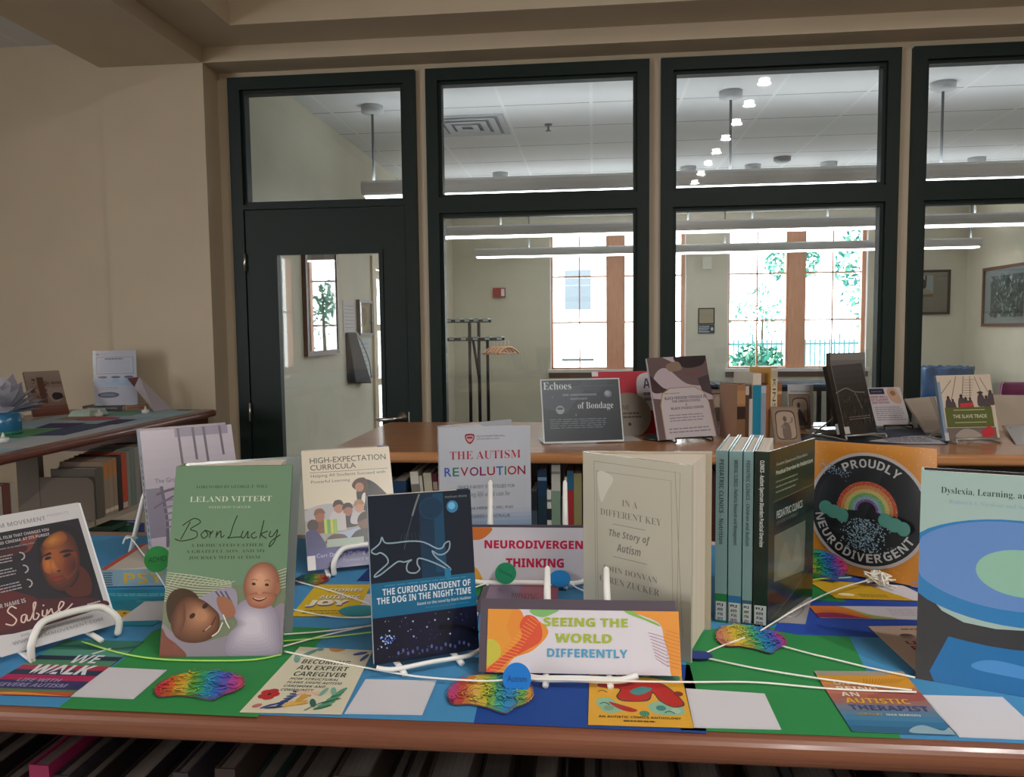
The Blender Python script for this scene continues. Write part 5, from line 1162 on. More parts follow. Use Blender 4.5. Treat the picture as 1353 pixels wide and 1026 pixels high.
jd = [(.1625, 1.0735, .0155, PB, ((.125, .17, '#1f6a3a'), (0, .015, '#1f6a3a')), 'pale blue journal with green foot band, outermost of the four journals', 'PEDIATRIC CLINICS - Nutrition'),
      (.1790, 1.0690, .0170, PB, ((.125, .165, '#235f92'),), 'pale blue journal with dark blue foot band, second of the four journals', 'MEDICAL CLINICS - Pediatric Research and Management'),
      (.1970, 1.0650, .0125, PB, ((.125, .145, '#2c4f6e'), (0, .03, '#235f92')), 'thinner pale blue journal standing against the dark green one', 'PEDIATRIC CLINICS - Children and Autism')]
for x, y, t, c, bd, lab, tx in jd: journal(x, y, -15, t, .17, .235, c, c, lab, tx, bd)
e = journal(.2103, 1.0605, -15, .0185, .165, .236, '#13201c', '#13201c', 'dark green journal with grey picture panel on its cover beside the pale blue ones', 'CLINICS - Autism Spectrum Disorders Practical Overview', (), special=True)
def art_jour(A):
    A.rect(0, 0, 1, 1, '#17251c'); A.rect(0, .0, 1, 1, '#1a271d'); A.rect(.12, .62, 1, 1, '#24301f')
    A.txt('Autism Spectrum Disorders:', .14, .90, .82, .925, '#9fa88f'); A.txt('Practical Overview for Pediatricians', .14, .855, .95, .88, '#b0b89f', 'bold'); A.lines(.14, .74, .62, .83, 3, '#6f7a62', .3, 4)
    A.poly([(.10, .52), (1, .56), (1, .71), (.10, .70)], '#0d1210'); A.stroke([(.10, .705), (1, .715)], .0007, '#6b6a4a', False)
    A.txt('PEDIATRIC CLINICS', .16, .60, .72, .645, '#aab0a8', 'sans', .006); A.txt('OF NORTH AMERICA', .16, .565, .62, .585, '#5f665f')
    A.poly([(.12, .24), (.78, .20), (.80, .51), (.12, .51)], '#5a6255'); A.blob([(.2, .26), (.35, .44), (.5, .3), (.62, .46), (.7, .25)], '#666f60'); A.rect(.05, .05, .95, .18, '#10160f'); A.stroke([(.05, .03), (.5, .10), (.95, .20)], .002, '#3c4238', False)
m = MB(); a = R(-20); d_ = Vector((math.sin(-a), math.cos(a))); n_ = Vector((d_.y, -d_.x)); p0 = Vector((.0165, .002)); p1 = p0+d_*.163; L_ = .002
q = [tuple(p0), tuple(p0+n_*L_), tuple(p1+n_*L_), tuple(p1)]
m.hexa([(px, py, 0) for px, py in q], [(px, py, .236) for px, py in q], K('#17251c', .3, .5))
f0, f1 = p0+n_*L_, p1+n_*L_
A = Art(m, (f0.x, f0.y, .236), (f1.x, f1.y, .236), (f1.x, f1.y, 0), (f0.x, f0.y, 0), (n_.x, n_.y, 0), .3, .5); art_jour(A); m.build('front_cover', e)

# ------------------------------------------------------------------ orange poster
def art_proud(A):
    O_ = '#bd7a22'; A.rect(0, 0, 1, 1, O_); r_ = random.Random(3)
    for i in range(60): A.circ(r_.uniform(.02, .98), r_.choice([r_.uniform(.86, .98), r_.uniform(.02, .1)]), .0008, '#d19a4f')
    cu, cv = .475, .50; A.circ(cu, cv, .0915, '#aaa4a2', 56); A.circ(cu, cv, .0865, '#17191d', 56); A.blob([(cu-.42, .42), (cu-.36, .70), (cu-.1, .86), (cu+.12, .84), (cu+.05, .60), (cu-.12, .30)], '#23262a')
    A.arc_txt('PROUDLY', cu, cv, .0745, 122, 50, .0135, '#b3b3b3', 'bold'); A.arc_txt('NEURODIVERGENT', cu, cv, .0745, 188, 333, .0135, '#b3b3b3', 'bold', False)
    def arc(r0, r1, c, a0=0, a1=180):
        pts = [(cu+r0/A.W*math.cos(R(a)), .50+r0/A.H*math.sin(R(a))) for a in range(a0, a1+1, 9)]+[(cu+r1/A.W*math.cos(R(a)), .50+r1/A.H*math.sin(R(a))) for a in range(a1, a0-1, -9)]; A.poly(pts, c)
    for r0, r1, c in ((.046, .040, '#a84a34'), (.040, .034, '#b87a48'), (.034, .028, '#b3a86a'), (.028, .023, '#5f9a5a'), (.023, .018, '#6a9ab0'), (.018, .014, '#6a4f86')): arc(r0, r1, c, -8, 186)
    for i in range(260):
        a = R(r_.uniform(0, 180)); rr = r_.uniform(.017, .046); A.circ(cu+rr/A.W*math.cos(a), .50+rr/A.H*math.sin(a), .0005, r_.choice(['#c9a08a', '#b9b48a', '#8fb08a', '#a8766a', '#c4b8a8']))
    for i in range(520):
        u, v = cu+r_.gauss(0, .085), r_.uniform(.20, .44); A.circ(u, v, .0010, r_.choice(['#6f8f9f', '#8faab8', '#54707f', '#9fb8c4']))
    for i in range(130):
        t = r_.random(); A.circ(cu-.37+.24*t+r_.gauss(0, .02), .83-.07*t+r_.gauss(0, .02), .0007, r_.choice(['#6f8f9f', '#8f9fc0', '#54607f', '#9fb8c4']))
    for s, du, dv in ((-1, -.245, .0), (1, .245, -.045)):
        for a, b, q in ((-.07, .015, .055), (0, -.01, .065), (.07, -.03, .05)): A.ell(cu+du+a, .485+dv+b, q*1.05, .052, '#4a877c')
    A.lines(.86, .0, 1, .06, 2, '#8a7a8a', .4, 3)
m_ = standing('poster_box', 'square orange poster with round black PROUDLY NEURODIVERGENT drawing', 'poster', .4275, 1.2701, -36.2, 4, 1.1045, None, .9)
m = MB(); m.box(-.093, 0, 0, .093, .004, .210, K('#bd7a22', .5)); A = Art(m, (-.093, 0, .210), (.093, 0, .210), (.093, 0, 0), (-.093, 0, 0), (0, -1, 0), .45, .2); art_proud(A); m.build('printed_board', m_)
m = MB(); m.hexa([(-.02, .0045, 0), (.02, .0045, 0), (.02, .07, 0), (-.02, .07, 0)], [(-.02, .0045, .15), (.02, .0045, .15), (.02, .008, .15), (-.02, .008, .15)], K('#8a857c')); m.build('back_strut', m_)

# ------------------------------------------------------------------ pale green hardback with blue rings
def art_rings(A):
    BG = '#8a9f9a'; A.rect(0, 0, 1, 1, BG); DG = '#303236'; BL = '#1d5f92'
    A.poly([(0, 0), (0, .46), (.06, .40), (.16, .33), (.3, .29), (.5, .28), (1, .31), (1, 0)], DG)
    A.poly([(.205, .215), (.34, .205), (.46, .199), (.60, .198), (.718, .204), (.838, .235), (1, .30), (1, 0), (.11, 0), (.09, .045)], BL)
    A.poly([(0, 0), (.09, .045), (.12, 0)], DG)
    A.poly([(.62+.78*math.cos(R(t)), .545+.245*math.sin(R(t))) for t in range(0, 360, 8)], '#2a6a9c')
    A.poly([(.60+.66*math.cos(R(t)), .575+.205*math.sin(R(t))) for t in range(0, 360, 8)], '#5677a8')
    A.ell(.66, .545, .29, .108, '#7aa08e', 0, 32)
    A.txt('Dyslexia, Learning, and the Brain', .135, .885, .97, .925, '#2f3a38', 'serif', -.008); A.txt('Roderick I. Nicolson and Angela J. Fawcett', .19, .84, .93, .865, '#7490a0', 'serif', -.012)
    A.blob([(.36, .11), (.5, .14), (.8, .12), (1, .10), (1, .05), (.7, .075), (.4, .085)], '#3f7aae'); A.blob([(.82, .30), (1, .32), (1, .20), (.86, .2)], '#4f4a48')
def spine_rings(A): A.rect(0, 0, 1, .45, '#22252a'); A.rect(0, .45, 1, .62, '#1f5f8c'); A.rect(.1, .02, .9, .16, '#b9bcc0')
cx, cy_ = .3615+.0775*math.cos(R(-22)), .913+.0775*math.sin(R(-22))
book('pale green hardback with blue rings in glossy cover at the picture edge', cx, cy_, -22, 18, .155, .238, .024, '#8a9f9a', art_rings, '#8a9f9a', spine_rings, '#22252a', 2, rough=.12, coat=1)

# ------------------------------------------------------------------ lying books
def lying_book(label, x, y, rz, w, d, t, cover, art, spine, spine_art, z=1.101):
    e = empty('paperback_book', (x, y, z), (0, 0, R(rz)), label, 'book'); b = .0008; c = K(cover, .4, .2)
    m = MB(); m.box(0, .001, t-b, w, d, t, c); A = Art(m, (0, d, t), (w, d, t), (w, 0, t), (0, 0, t), (0, 0, 1), .4, .2); art(A); m.build('front_cover', e)
    m = MB(); m.box(0, 0, 0, w, .0009, t, K(spine, .4, .2)); A = Art(m, (0, 0, t), (w, 0, t), (w, 0, 0), (0, 0, 0), (0, -1, 0), .4, .2); spine_art(A); m.build('spine', e)
    m = MB(); m.box(0, .001, 0, w, d, b, c); m.build('back_cover', e)
    m = MB(); m.box(.003, .0012, b+.0001, w-.003, d-.003, t-b-.0001, M['pages']); m.build('page_block', e); return e
def art_psy(A):
    A.rect(0, 0, 1, 1, '#a2251f'); A.rect(.06, 0, 1, .96, '#a39c90'); A.blob([(.1, .0), (.4, .08), (.7, .3), (.9, .35), (.9, .1), (.6, 0)], '#b9b5b2'); A.blob([(.4, .5), (.6, .6), (.9, .5), (.7, .4)], '#b09a76'); A.lines(.15, .7, .8, .85, 2, '#7a7064', .4, 3)
def spine_psy(A):
    A.rect(0, 0, 1, 1, '#6f8791'); A.rect(0, 0, 1, .06, '#1f4f66'); A.lines(.035, .1, .12, .9, 6, '#33424a', .5, 4); A.txt('PSYCH', .22, .2, .86, .82, '#a8883a', 'bold')
lying_book('thick grey paperback lying with its spine reading PSYCH behind the teal card', -.776, 1.150, 8, .170, .155, .028, '#a39c90', art_psy, '#6f8791', spine_psy)
def art_purple(A):
    A.rect(0, 0, 1, 1, '#6f5a72'); A.rect(.50, 0, 1, 1, '#86485a'); A.blob([(.6, .2), (.75, .9), (1, .95), (1, 0), (.7, 0)], '#8a4a56'); A.rect(0, 0, .08, 1, '#2f2b36'); A.txt('THINKING', .40, .30, .74, .55, '#3a2630', 'serif')
lying_book('purple and rose booklet lying behind the front title sign', -.168, 1.085, 1, .115, .12, .006, '#6f5a72', art_purple, '#4a4450', lambda A: None)

# ------------------------------------------------------------------ yarn and round tags
def yarn(label, pts, mat='yarn', r=.0011, z0=1.1035, group=None):
    P_ = [(p[0], p[1], p[2] if len(p) > 2 else z0) for p in pts]
    m = MB(); m.tube(catmull(P_, False, 6), r, M[mat], 6); return tag(m.build('yarn_strand'), label, 'yarn', group)
yarn('white yarn running from the mauve hardback easel down to the green hardback', [(-.827, 1.318, 1.137), (-.73, 1.204, 1.134), (-.634, 1.090, 1.128), (-.60, 1.055, 1.108)])
m = MB(); m.tube(catmull([(-.834, 1.318, 1.134), (-.825, 1.311, 1.138), (-.816, 1.321, 1.135), (-.825, 1.329, 1.133), (-.834, 1.318, 1.138), (-.838, 1.312, 1.126)]), .0014, M['yarn'], 6); tag(m.build('yarn_knot'), 'white yarn knot tied round the easel rod behind the mauve hardback', 'yarn')
yarn('white yarn along the front from the green hardback to the blue round tag', [(-.385, .925), (-.33, .906), (-.262, .884), (-.20, .862, 1.106), (-.13, .852, 1.108), (-.10, .850, 1.111)])
yarn('white yarn across the lower edge of the front title sign to the blue ringed hardback', [(-.085, .850, 1.113), (.0, .852, 1.113), (.06, .858, 1.111), (.112, .872, 1.106), (.18, .882), (.261, .872), (.345, .868, 1.105)])
yarn('white yarn from the dark blue oval tag to the blue ringed hardback', [(.132, .945), (.19, .918), (.266, .890, 1.105), (.342, .872, 1.105)])
yarn('short white yarn between the dark blue oval tag and the brain cutout', [(.128, .953), (.16, .985), (.19, 1.008, 1.105)])
yarn('white yarn rising from the brain cutout to the tuft by the orange poster', [(.214, 1.03, 1.106), (.29, 1.12, 1.110), (.36, 1.19, 1.112), (.422, 1.238, 1.112)])
yarn('white yarn sagging from the brain cutout across the green paper', [(.232, .988), (.262, .966), (.283, .953), (.319, .930), (.358, .905, 1.105)])
yarn('upper of two white yarns between the green hardback and the dog book', [(-.409, .978), (-.35, .996), (-.26, 1.035)])
yarn('lower of two white yarns between the green hardback and the dog book', [(-.392, .940), (-.345, .985), (-.265, 1.045)])
yarn('white yarn lying over the yellow joy card', [(-.475, 1.195, 1.104), (-.40, 1.15, 1.1045), (-.328, 1.10, 1.1045)])
yarn('white yarn lying at the front of the yellow joy card', [(-.43, 1.07), (-.35, 1.045), (-.25, 1.06)])
yarn('white yarn from the dog book to the green round tag', [(-.215, 1.15, 1.104), (-.175, 1.18, 1.108), (-.150, 1.195, 1.114)])
yarn('white yarn from the sky blue oval tag towards the cream hardback', [(-.045, 1.20, 1.114), (-.02, 1.18, 1.105), (.02, 1.155)])
yarn('lime green yarn lying before the green hardback', [(-.66, .935, 1.1035), (-.58, .902), (-.513, .890), (-.42, .896), (-.385, .915)], 'yarn_green')
yarn('lime green yarn between the green hardback and the dog book', [(-.405, .955), (-.35, .972), (-.297, .993), (-.25, 1.01)], 'yarn_green')
yarn('lime green yarn beside the dark journal under the orange poster', [(.310, 1.235), (.345, 1.250, 1.107), (.40, 1.262, 1.107)], 'yarn_green')
m = MB(); r_ = random.Random(2)
for i in range(26):
    a = r_.uniform(0, 6.28); m.tube(catmull([(.422, 1.236, 1.112), (.422+.012*math.cos(a), 1.236+.008*math.sin(a), 1.112+r_.uniform(-.004, .014)), (.428+.03*r_.random(), 1.232+.02*r_.uniform(-1, 1), 1.106+r_.uniform(0, .012))], False, 3), .0013, M['yarn'], 5)
tag(m.build('yarn_tuft'), 'white frayed yarn tuft tied at the foot of the orange poster', 'yarn')
def round_tag(label, c, rx, rz_, tilt, rot, col_, word=None, tc='#14402c'):
    m = MB(); n = 32; e_ = [(rx*math.cos(2*math.pi*i/n), rz_*math.sin(2*math.pi*i/n)) for i in range(n)]
    m.slab(e_, 0, .0012, K(col_, .5)); A = Art(m, (-rx, rz_, .0012), (rx, rz_, .0012), (rx, -rz_, .0012), (-rx, -rz_, .0012), (0, 0, 1), .5)
    if word: A.txt(word, .16, .40, .84, .60, tc)
    o = m.build('round_tag'); o.location = c; o.rotation_euler = (R(tilt), 0, R(rot)); return tag(o, label, 'tag')
round_tag('green round paper tag with faint word on the crimson lettered sign', (-.136, 1.187, 1.126), .0163, .0163, 80, 4, '#12744f', 'Dyslexia', '#0c3f2c').rotation_euler = (R(80), R(25), R(4))
round_tag('sky blue round tag lying tipped below the crimson lettered sign', (-.053, 1.196, 1.116), .0165, .0165, 32, 4, '#1770ae')
round_tag('blue round tag reading Autism on the front title sign', (-.086, .848, 1.114), .0158, .0170, 76, 2, '#1466b2', 'Autism', '#0d3a6b')
round_tag('dark blue oval tag lying at the foot of the cream hardback', (.124, .950, 1.104), .0175, .0120, 0, 0, '#1d2f72')
round_tag('green round tag hanging at the foot of the mauve hardback', (-.661, 1.12, 1.158), .0185, .0195, 78, 30, '#1d7a35', 'ADHD', '#0c3f1c')

# ================================================================== on the middle bookcase
def board(name, label, cat, x, y, rz, tilt, w, h, th, c, art, z=1.1005, roll=0, rough=.5, coat=.2, part='printed_card', group=None):
    e = standing(name, label, cat, x, y, rz, tilt, z, group, roll); k = math.tan(R(tilt))
    m = MB(); m.hexa([(-w/2, 0, 0), (w/2, 0, 0), (w/2, th, th*k), (-w/2, th, th*k)], [(-w/2, 0, h), (w/2, 0, h), (w/2, th, h), (-w/2, th, h)], K(c, rough, coat))
    A = Art(m, (-w/2, 0, h), (w/2, 0, h), (w/2, 0, 0), (-w/2, 0, 0), (0, -1, 0), rough, coat); A.STEP = .00004
    if art: art(A)
    m.build(part, e); return e
def art_echo(A):
    A.rect(0, 0, 1, 1, '#23252d'); A.poly([(.0, .55), (0, .9), (.25, .9), (.6, .9), (.3, .45)], '#343a46'); A.poly([(.52, 1), (.9, 1), (.72, .78), (.5, .85)], '#2d313b')
    A.txt('Echoes', .02, .845, .38, .965, '#c9c9cd', 'serif', -.008); A.rect(.46, .895, .95, .90, '#5a5e68'); A.txt('AN UNFINISHED', .26, .735, .70, .77, '#8f929a', 'bold'); A.txt('HISTORY', .36, .67, .58, .70, '#8f929a', 'bold')
    A.txt('of Bondage', .45, .49, .91, .63, '#c4c4c8', 'serif', -.008); A.ell(.85, .76, .05, .06, '#6a6d76'); A.ell(.84, .77, .03, .035, '#8f929a'); A.ell(.22, .51, .055, .07, '#8f929a'); A.ell(.22, .53, .04, .02, '#3a3d46'); A.ell(.13, .72, .012, .016, '#77564f'); A.ell(.42, .42, .012, .016, '#77564f'); A.rect(.14, .52, .46, .523, '#5a5e68')
    A.lines(.08, .20, .86, .37, 5, '#6f727c', .35, 9)
e = standing('sign_holder', 'slanted clear holder with black sheet headed Echoes of Bondage', 'sign', -.0339, 2.750, 13.5, 16.2, 1.1045)
W_, H_ = .286, .228
m = MB(); m.box(-W_/2, .0012, 0, W_/2, .0040, H_, M['paper']); A = Art(m, (-W_/2+.004, .0012, H_-.004), (W_/2-.004, .0012, H_-.004), (W_/2-.004, .0012, .006), (-W_/2+.004, .0012, .006), (0, -1, 0), .3); A.STEP = .00004; art_echo(A); m.build('printed_sheet', e)
k_ = math.tan(R(16.2)); m = MB(); m.face([(-W_/2, -.002, 0), (W_/2, -.002, 0), (W_/2, -.002, H_), (-W_/2, -.002, H_)], M['acrylic']); m.build('clear_front', e)
m = MB(); m.hexa([(-W_/2, .0042, .0015), (W_/2, .0042, .0015), (W_/2, .11, .033), (-W_/2, .11, .033)], [(-W_/2, .0042, .0035), (W_/2, .0042, .0035), (W_/2, .11, .035), (-W_/2, .11, .035)], M['clear_plastic']); m.build('foot', e)

def art_red(A):
    A.rect(0, 0, 1, 1, '#a51a2c'); A.rect(0, .93, .1, 1, '#c9c4c4'); A.blob([(.9, .98), (.72, .9), (.70, .6), (.80, .42), (1, .4), (1, .95)], '#b9b4b8'); A.txt('A', .8, .72, .92, .88, '#3a3a5a', 'bold'); A.lines(.8, .5, .98, .68, 2, '#6a6a86', .5, 2); A.stroke([(.3, .62), (.55, .60)], .003, '#cf8a8f')
board('poster_board', 'red poster leaning behind the black headed sign', 'poster', .1301, 2.990, 16.2, 16.3, .249, .244, .004, '#a51a2c', art_red)
m = MB(); e = standing('paper_disc', 'round grey paper disc with handwriting leaning on the red poster', 'disc', .135, 2.945, 14, 14, 1.101)
def art_disc(A): A.txt('LOVE', .25, .62, .50, .72, '#3a352f'); A.lines(.2, .42, .8, .58, 2, '#4a443c', .5, 6); A.circ(.5, .3, .006, '#2a2622')
pts = [(.085*math.cos(2*math.pi*i/36), .078+.085*math.sin(2*math.pi*i/36)) for i in range(36)]; pts = [(u, max(0, v)) for u, v in pts]
m.raw([(u, 0, v) for u, v in pts]+[(u, .002, v) for u, v in pts], [tuple(range(36)), tuple(range(36, 72))[::-1]]+[(i, (i+1) % 36, 36+(i+1) % 36, 36+i)[::-1] for i in range(36)], K('#7d766c'))
A = Art(m, (-.085, 0, .163), (.085, 0, .163), (.085, 0, -.007), (-.085, 0, -.007), (0, -1, 0)); A.STEP = .00004; art_disc(A); m.build('printed_face', e)

def art_center(A):
    A.rect(0, 0, 1, 1, '#5a4a4c'); A.blob([(0, .6), (.1, .8), (.3, .86), (.6, .66), (1, .60), (1, .45), (0, .5)], '#a3959c'); A.poly([(.25, 1), (.62, 1), (.8, .94), (.5, .9)], '#a89aa0'); A.blob([(.45, 1), (.6, .86), (.9, .88), (1, .98), (.9, 1)], '#2a2226'); A.blob([(.0, .78), (.2, .62), (.38, .60), (.1, .56), (0, .6)], '#3a2a2e'); A.rect(.60, .775, .86, .785, '#8a2a30'); A.poly([(.8, .72), (1, .76), (1, .5), (.84, .56)], '#3f3338'); A.blob([(.3, .9), (.5, .94), (.55, .84), (.35, .82)], '#7a665a')
    arch = [(.10, 0), (.10, .42), (.16, .56), (.30, .62), (.72, .62), (.86, .56), (.93, .42), (.96, 0)]
    A.poly(arch, '#8a6f45'); A.poly([(u*.97+.016, v*.985) for u, v in arch], '#aaa2a6'); D_ = '#4a4448'
    A.lines(.2, .54, .5, .56, 1, '#7a7478', .5, 2); A.txt('BLACK FREEDOM STRUGGLE IN', .19, .475, .89, .51, D_, 'bold'); A.txt('THE UNITED STATES', .30, .435, .78, .465, D_, 'bold'); A.txt('&', .52, .395, .55, .42, D_, 'bold'); A.txt('BLACK STUDIES CENTER', .27, .35, .82, .38, D_, 'bold'); A.lines(.22, .20, .84, .30, 3, '#77727a', .35, 5); A.lines(.18, .06, .88, .14, 2, '#77727a', .35, 7)
e = board('magazine', 'cover in clear sleeve with arch shaped text label on a black wire stand', 'magazine', .3353, 2.8191, 20.8, 17.8, .231, .298, .014, '#5a4a4c', art_center, 1.1115, 1.4, .15, .8, 'front_cover')
m = MB(); m.box(-.1158, .001, 0, -.1156, .0135, .297, K('#b8b2b4', .3)); m.build('spine', e)
def wire_stand(label, x, y, rz, tilt, half, up, mat, z=1.1010, thick=.02):
    e = standing('wire_stand', label, 'stand', x, y, rz, 0, z); m_ = M[mat]; k = math.tan(R(tilt)); r = .0030; q0 = thick/math.cos(R(tilt))+.008
    m = MB(); m.tube(catmull([(-half, -.03, .016), (-half, -.034, r), (-half, .02, r), (-half*.9, .12+up*k*.5, r), (half*.9, .12+up*k*.5, r), (half, .02, r), (half, -.034, r), (half, -.03, .016)], False, 4), r, m_, 8); m.build('base_hoop', e)
    m = MB(); m.tube(catmull([(-half*.9, .12+up*k*.5, r), (-half*.6, q0+up*.5*k, up*.5), (-half*.45, q0+up*k, up), (half*.45, q0+up*k, up), (half*.6, q0+up*.5*k, up*.5), (half*.9, .12+up*k*.5, r)], False, 5), r, m_, 8); m.build('back_rest', e)
    m = MB(); m.tube([(-half, -.03, .016), (half, -.03, .016)], r, m_, 8); m.build('front_rail', e); return e
wire_stand('black wire stand holding the clear sleeved cover with arch label', .3353, 2.8191, 20.8, 17.8, .07, .2, 'wire_black')

def oval_art(fig):
    def f(A):
        A.rect(0, 0, 1, 1, '#6a5645'); A.rect(.06, .05, .94, .95, '#75604d'); A.blob([(.15, .15), (.12, .5), (.16, .84), (.5, .9), (.84, .84), (.88, .5), (.85, .15), (.5, .1)], '#3f3128'); A.blob([(.18, .18), (.16, .5), (.2, .8), (.5, .86), (.8, .8), (.84, .5), (.82, .18), (.5, .13)], '#8a7867')
        if fig == 1: A.blob([(.38, .14), (.36, .42), (.44, .56), (.58, .56), (.66, .42), (.64, .14)], '#5a4a40'); A.ell(.48, .66, .07, .075, '#4a3a30'); A.blob([(.56, .52), (.76, .58), (.78, .70), (.72, .68), (.70, .60)], '#6a584a'); A.blob([(.40, .50), (.30, .44), (.5, .40)], '#6a584a')
        elif fig == 2: A.blob([(.35, .14), (.40, .5), (.52, .56), (.72, .3), (.76, .14)], '#2c2420'); A.ell(.44, .68, .08, .075, '#2c2420')
        else: A.ell(.5, .64, .14, .16, '#9a8a7a'); A.blob([(.25, .15), (.32, .42), (.5, .5), (.68, .42), (.75, .15)], '#4a3c34')
    return f
board('portrait_card', 'small brown portrait card half hidden behind the arch labelled cover', 'card', .505, 3.30, 0, 6, .09, .145, .006, '#6a5645', oval_art(3))
board('portrait_card', 'brown portrait card of a standing figure in front of the pale spined books', 'card', .6613, 2.772, 9.5, 19.9, .094, .130, .007, '#6a5645', oval_art(1))
board('portrait_card', 'brown portrait card leaning at the far side of the pale spined books', 'card', .7994, 3.1570, 2.5, 11, .079, .138, .006, '#6a5645', oval_art(2))

# a short row of upright books
def up_book(x, y, rz, t, d, h, c, lab, bands=(), text=None, tc='#2c2a28', lean=0): return shelf_book((x, y, 1.1005), rz, t, d, h, c, lab, 'books standing on the middle bookcase', lean, bands, 'pages_x', text, tc)
row_at = Vector((.493, 2.795)); row_dir = Vector((math.cos(R(14)), math.sin(R(14))))
def next_book(t, *a, **k):
    global row_at
    o = up_book(row_at.x, row_at.y, 14, t, *a, **k); row_at = row_at+row_dir*(t+.0006); return o
next_book(.030, .15, .20, '#8a6244', 'brown patterned book with black drop shape, first of the standing row', ((0, .62, '#2a1d16'), (.0, .40, '#6a5038'), (.66, .9, '#97724f')), None)
next_book(.013, .14, .195, '#4a3228', 'dark brown book squeezed in the standing row', ((.84, 1, '#a39a90'),))
next_book(.0125, .13, .15, '#a8a39c', 'thin low white book in the standing row')
next_book(.030, .16, .238, '#b9b0a0', 'tall book with cream top and bright teal spine', ((.10, .83, '#12708c'), (0, .10, '#8fa0a8')), None)
next_book(.018, .14, .196, '#7f8894', 'grey blue book beside the teal spine', ((.86, .98, '#9aa3ac'),))
next_book(.014, .14, .198, '#8a5a34', 'rust brown book between grey blue and pale spines')
row_at = row_at+row_dir*.0022
tall_book = next_book(.024, .17, .255, '#b3a78e', 'tallest book with pale spine and orange yellow cover side', ((.86, .97, '#9a9080'),), 'KINSHIP', '#3a352c')
next_book(.016, .14, .205, '#7a5238', 'brown book at the end of the standing row', ((.8, .85, '#a88a6a'),))
mb = MB(); mb.box(-.0012, .002, 0, -.0004, .168, .254, K('#c08a22', .4)); mb.build('jacket_panel', tall_book)
board('price_card', 'small white card standing behind the pale spined books', 'card', .83, 3.28, 0, 5, .10, .165, .002, '#b0aeb0', lambda A: A.lines(.1, .5, .9, .9, 3, '#8a8a90', .3, 1))

# tall clear holder with a grey picture
e = standing('sign_holder', 'tall clear acrylic holder with grey picture behind the black book', 'sign', .9598, 3.1454, 17, 2.2, 1.1045)
def art_grey(A):
    A.rect(0, 0, 1, 1, '#6f6864'); A.rect(0, 0, .1, 1, '#3f3835'); A.rect(.1, .9, 1, 1, '#7f7874'); A.ell(.55, .62, .1, .14, '#2f2a28'); A.blob([(.2, 0), (.3, .4), (.55, .5), (.8, .4), (.9, 0)], '#37312e')
m = MB(); m.box(-.075, .002, .01, .09, .004, .292, K('#6f6864')); A = Art(m, (-.075, .002, .292), (.09, .002, .292), (.09, .002, .01), (-.075, .002, .01), (0, -1, 0), .4); A.STEP = .00004; art_grey(A); m.build('printed_sheet', e)
for yy in (0, .006):
    m = MB(); m.face([(-.108, yy, 0), (.108, yy, 0), (.108, yy, .303), (-.108, yy, .303)], M['acrylic']); m.build('clear_panel', e)
m = MB(); m.box(-.108, -.045, 0, .108, .05, .003, M['clear_plastic']); m.build('foot', e)

def art_blackbook(A):
    A.rect(0, 0, 1, 1, '#25221f'); A.grad(0, .45, 1, 1, '#2a2725', '#3a373a', 6); A.rect(0, 0, .13, 1, '#1d1a18'); A.stroke([(.135, 0), (.135, 1)], .002, '#6a6460', False); r_ = random.Random(9)
    A.stroke([(.1, .60), (.4, .66), (.62, .60), (.9, .58)], .003, '#6f6a66'); A.stroke([(.6, .62), (.68, .48), (.72, .36)], .003, '#5f5a56')
    for i in range(90): A.stroke([(u := r_.uniform(.15, .95), v := r_.uniform(.12, .55)), (u+r_.uniform(-.06, .06), v+r_.uniform(.01, .08))], .0015, r_.choice(['#3a3632', '#45403a', '#322e2a', '#514b45']), False)
    A.lines(.3, .2, .9, .26, 2, '#6f6860', .3, 4); A.rect(.10, .02, .24, .12, '#a8a4a0')
e = board('hardcover_book', 'black hardback with dim engraving on a grey wire stand', 'book', .9372, 2.9026, 23.1, 16.4, .155, .255, .020, '#25221f', art_blackbook, 1.1155, 2.7, .2, .8, 'front_cover')
m = MB(); m.box(-.079, .001, 0, -.0776, .019, .254, K('#1d1a18', .3)); A = Art(m, (-.079, .019, .254), (-.079, .001, .254), (-.079, .001, 0), (-.079, .019, 0), (-1, 0, 0)); A.STEP = .00004; A.rect(.1, .03, .9, .18, '#b0acaa'); m.build('spine', e)
wire_stand('grey wire stand holding the black engraved hardback', .9372, 2.9026, 23.1, 16.4, .085, .18, 'wire_grey')
def art_flyer(A):
    A.rect(0, 0, 1, 1, '#b3adb3'); A.rect(.06, .82, .50, .97, '#1d1a2c'); A.lines(.12, .86, .44, .92, 1, '#6a6a86', .4, 3); A.blob([(.62, .96), (.58, .80), (.66, .62), (.84, .56), (.94, .62), (.88, .90), (.8, .97)], '#b0907a'); A.ell(.74, .84, .08, .07, '#8a5f48')
    for i, s in enumerate(('HOW WELL', 'OF SLAVERY', 'AND RACISM')): A.txt(s, .05, .72-.075*i, .56, .775-.075*i, '#8a3a48', 'bold')
    A.lines(.08, .12, .92, .50, 7, '#6a646c', .3, 6)
board('flyer', 'white flyer with dark red heading on a small black wire stand', 'flyer', 1.1548, 3.1823, 8.2, 32, .136, .166, .0015, '#b3adb3', art_flyer, 1.113, .6)
wire_stand('small black wire stand under the white flyer', 1.1548, 3.1823, 8.2, 30, .055, .09, 'wire_black')
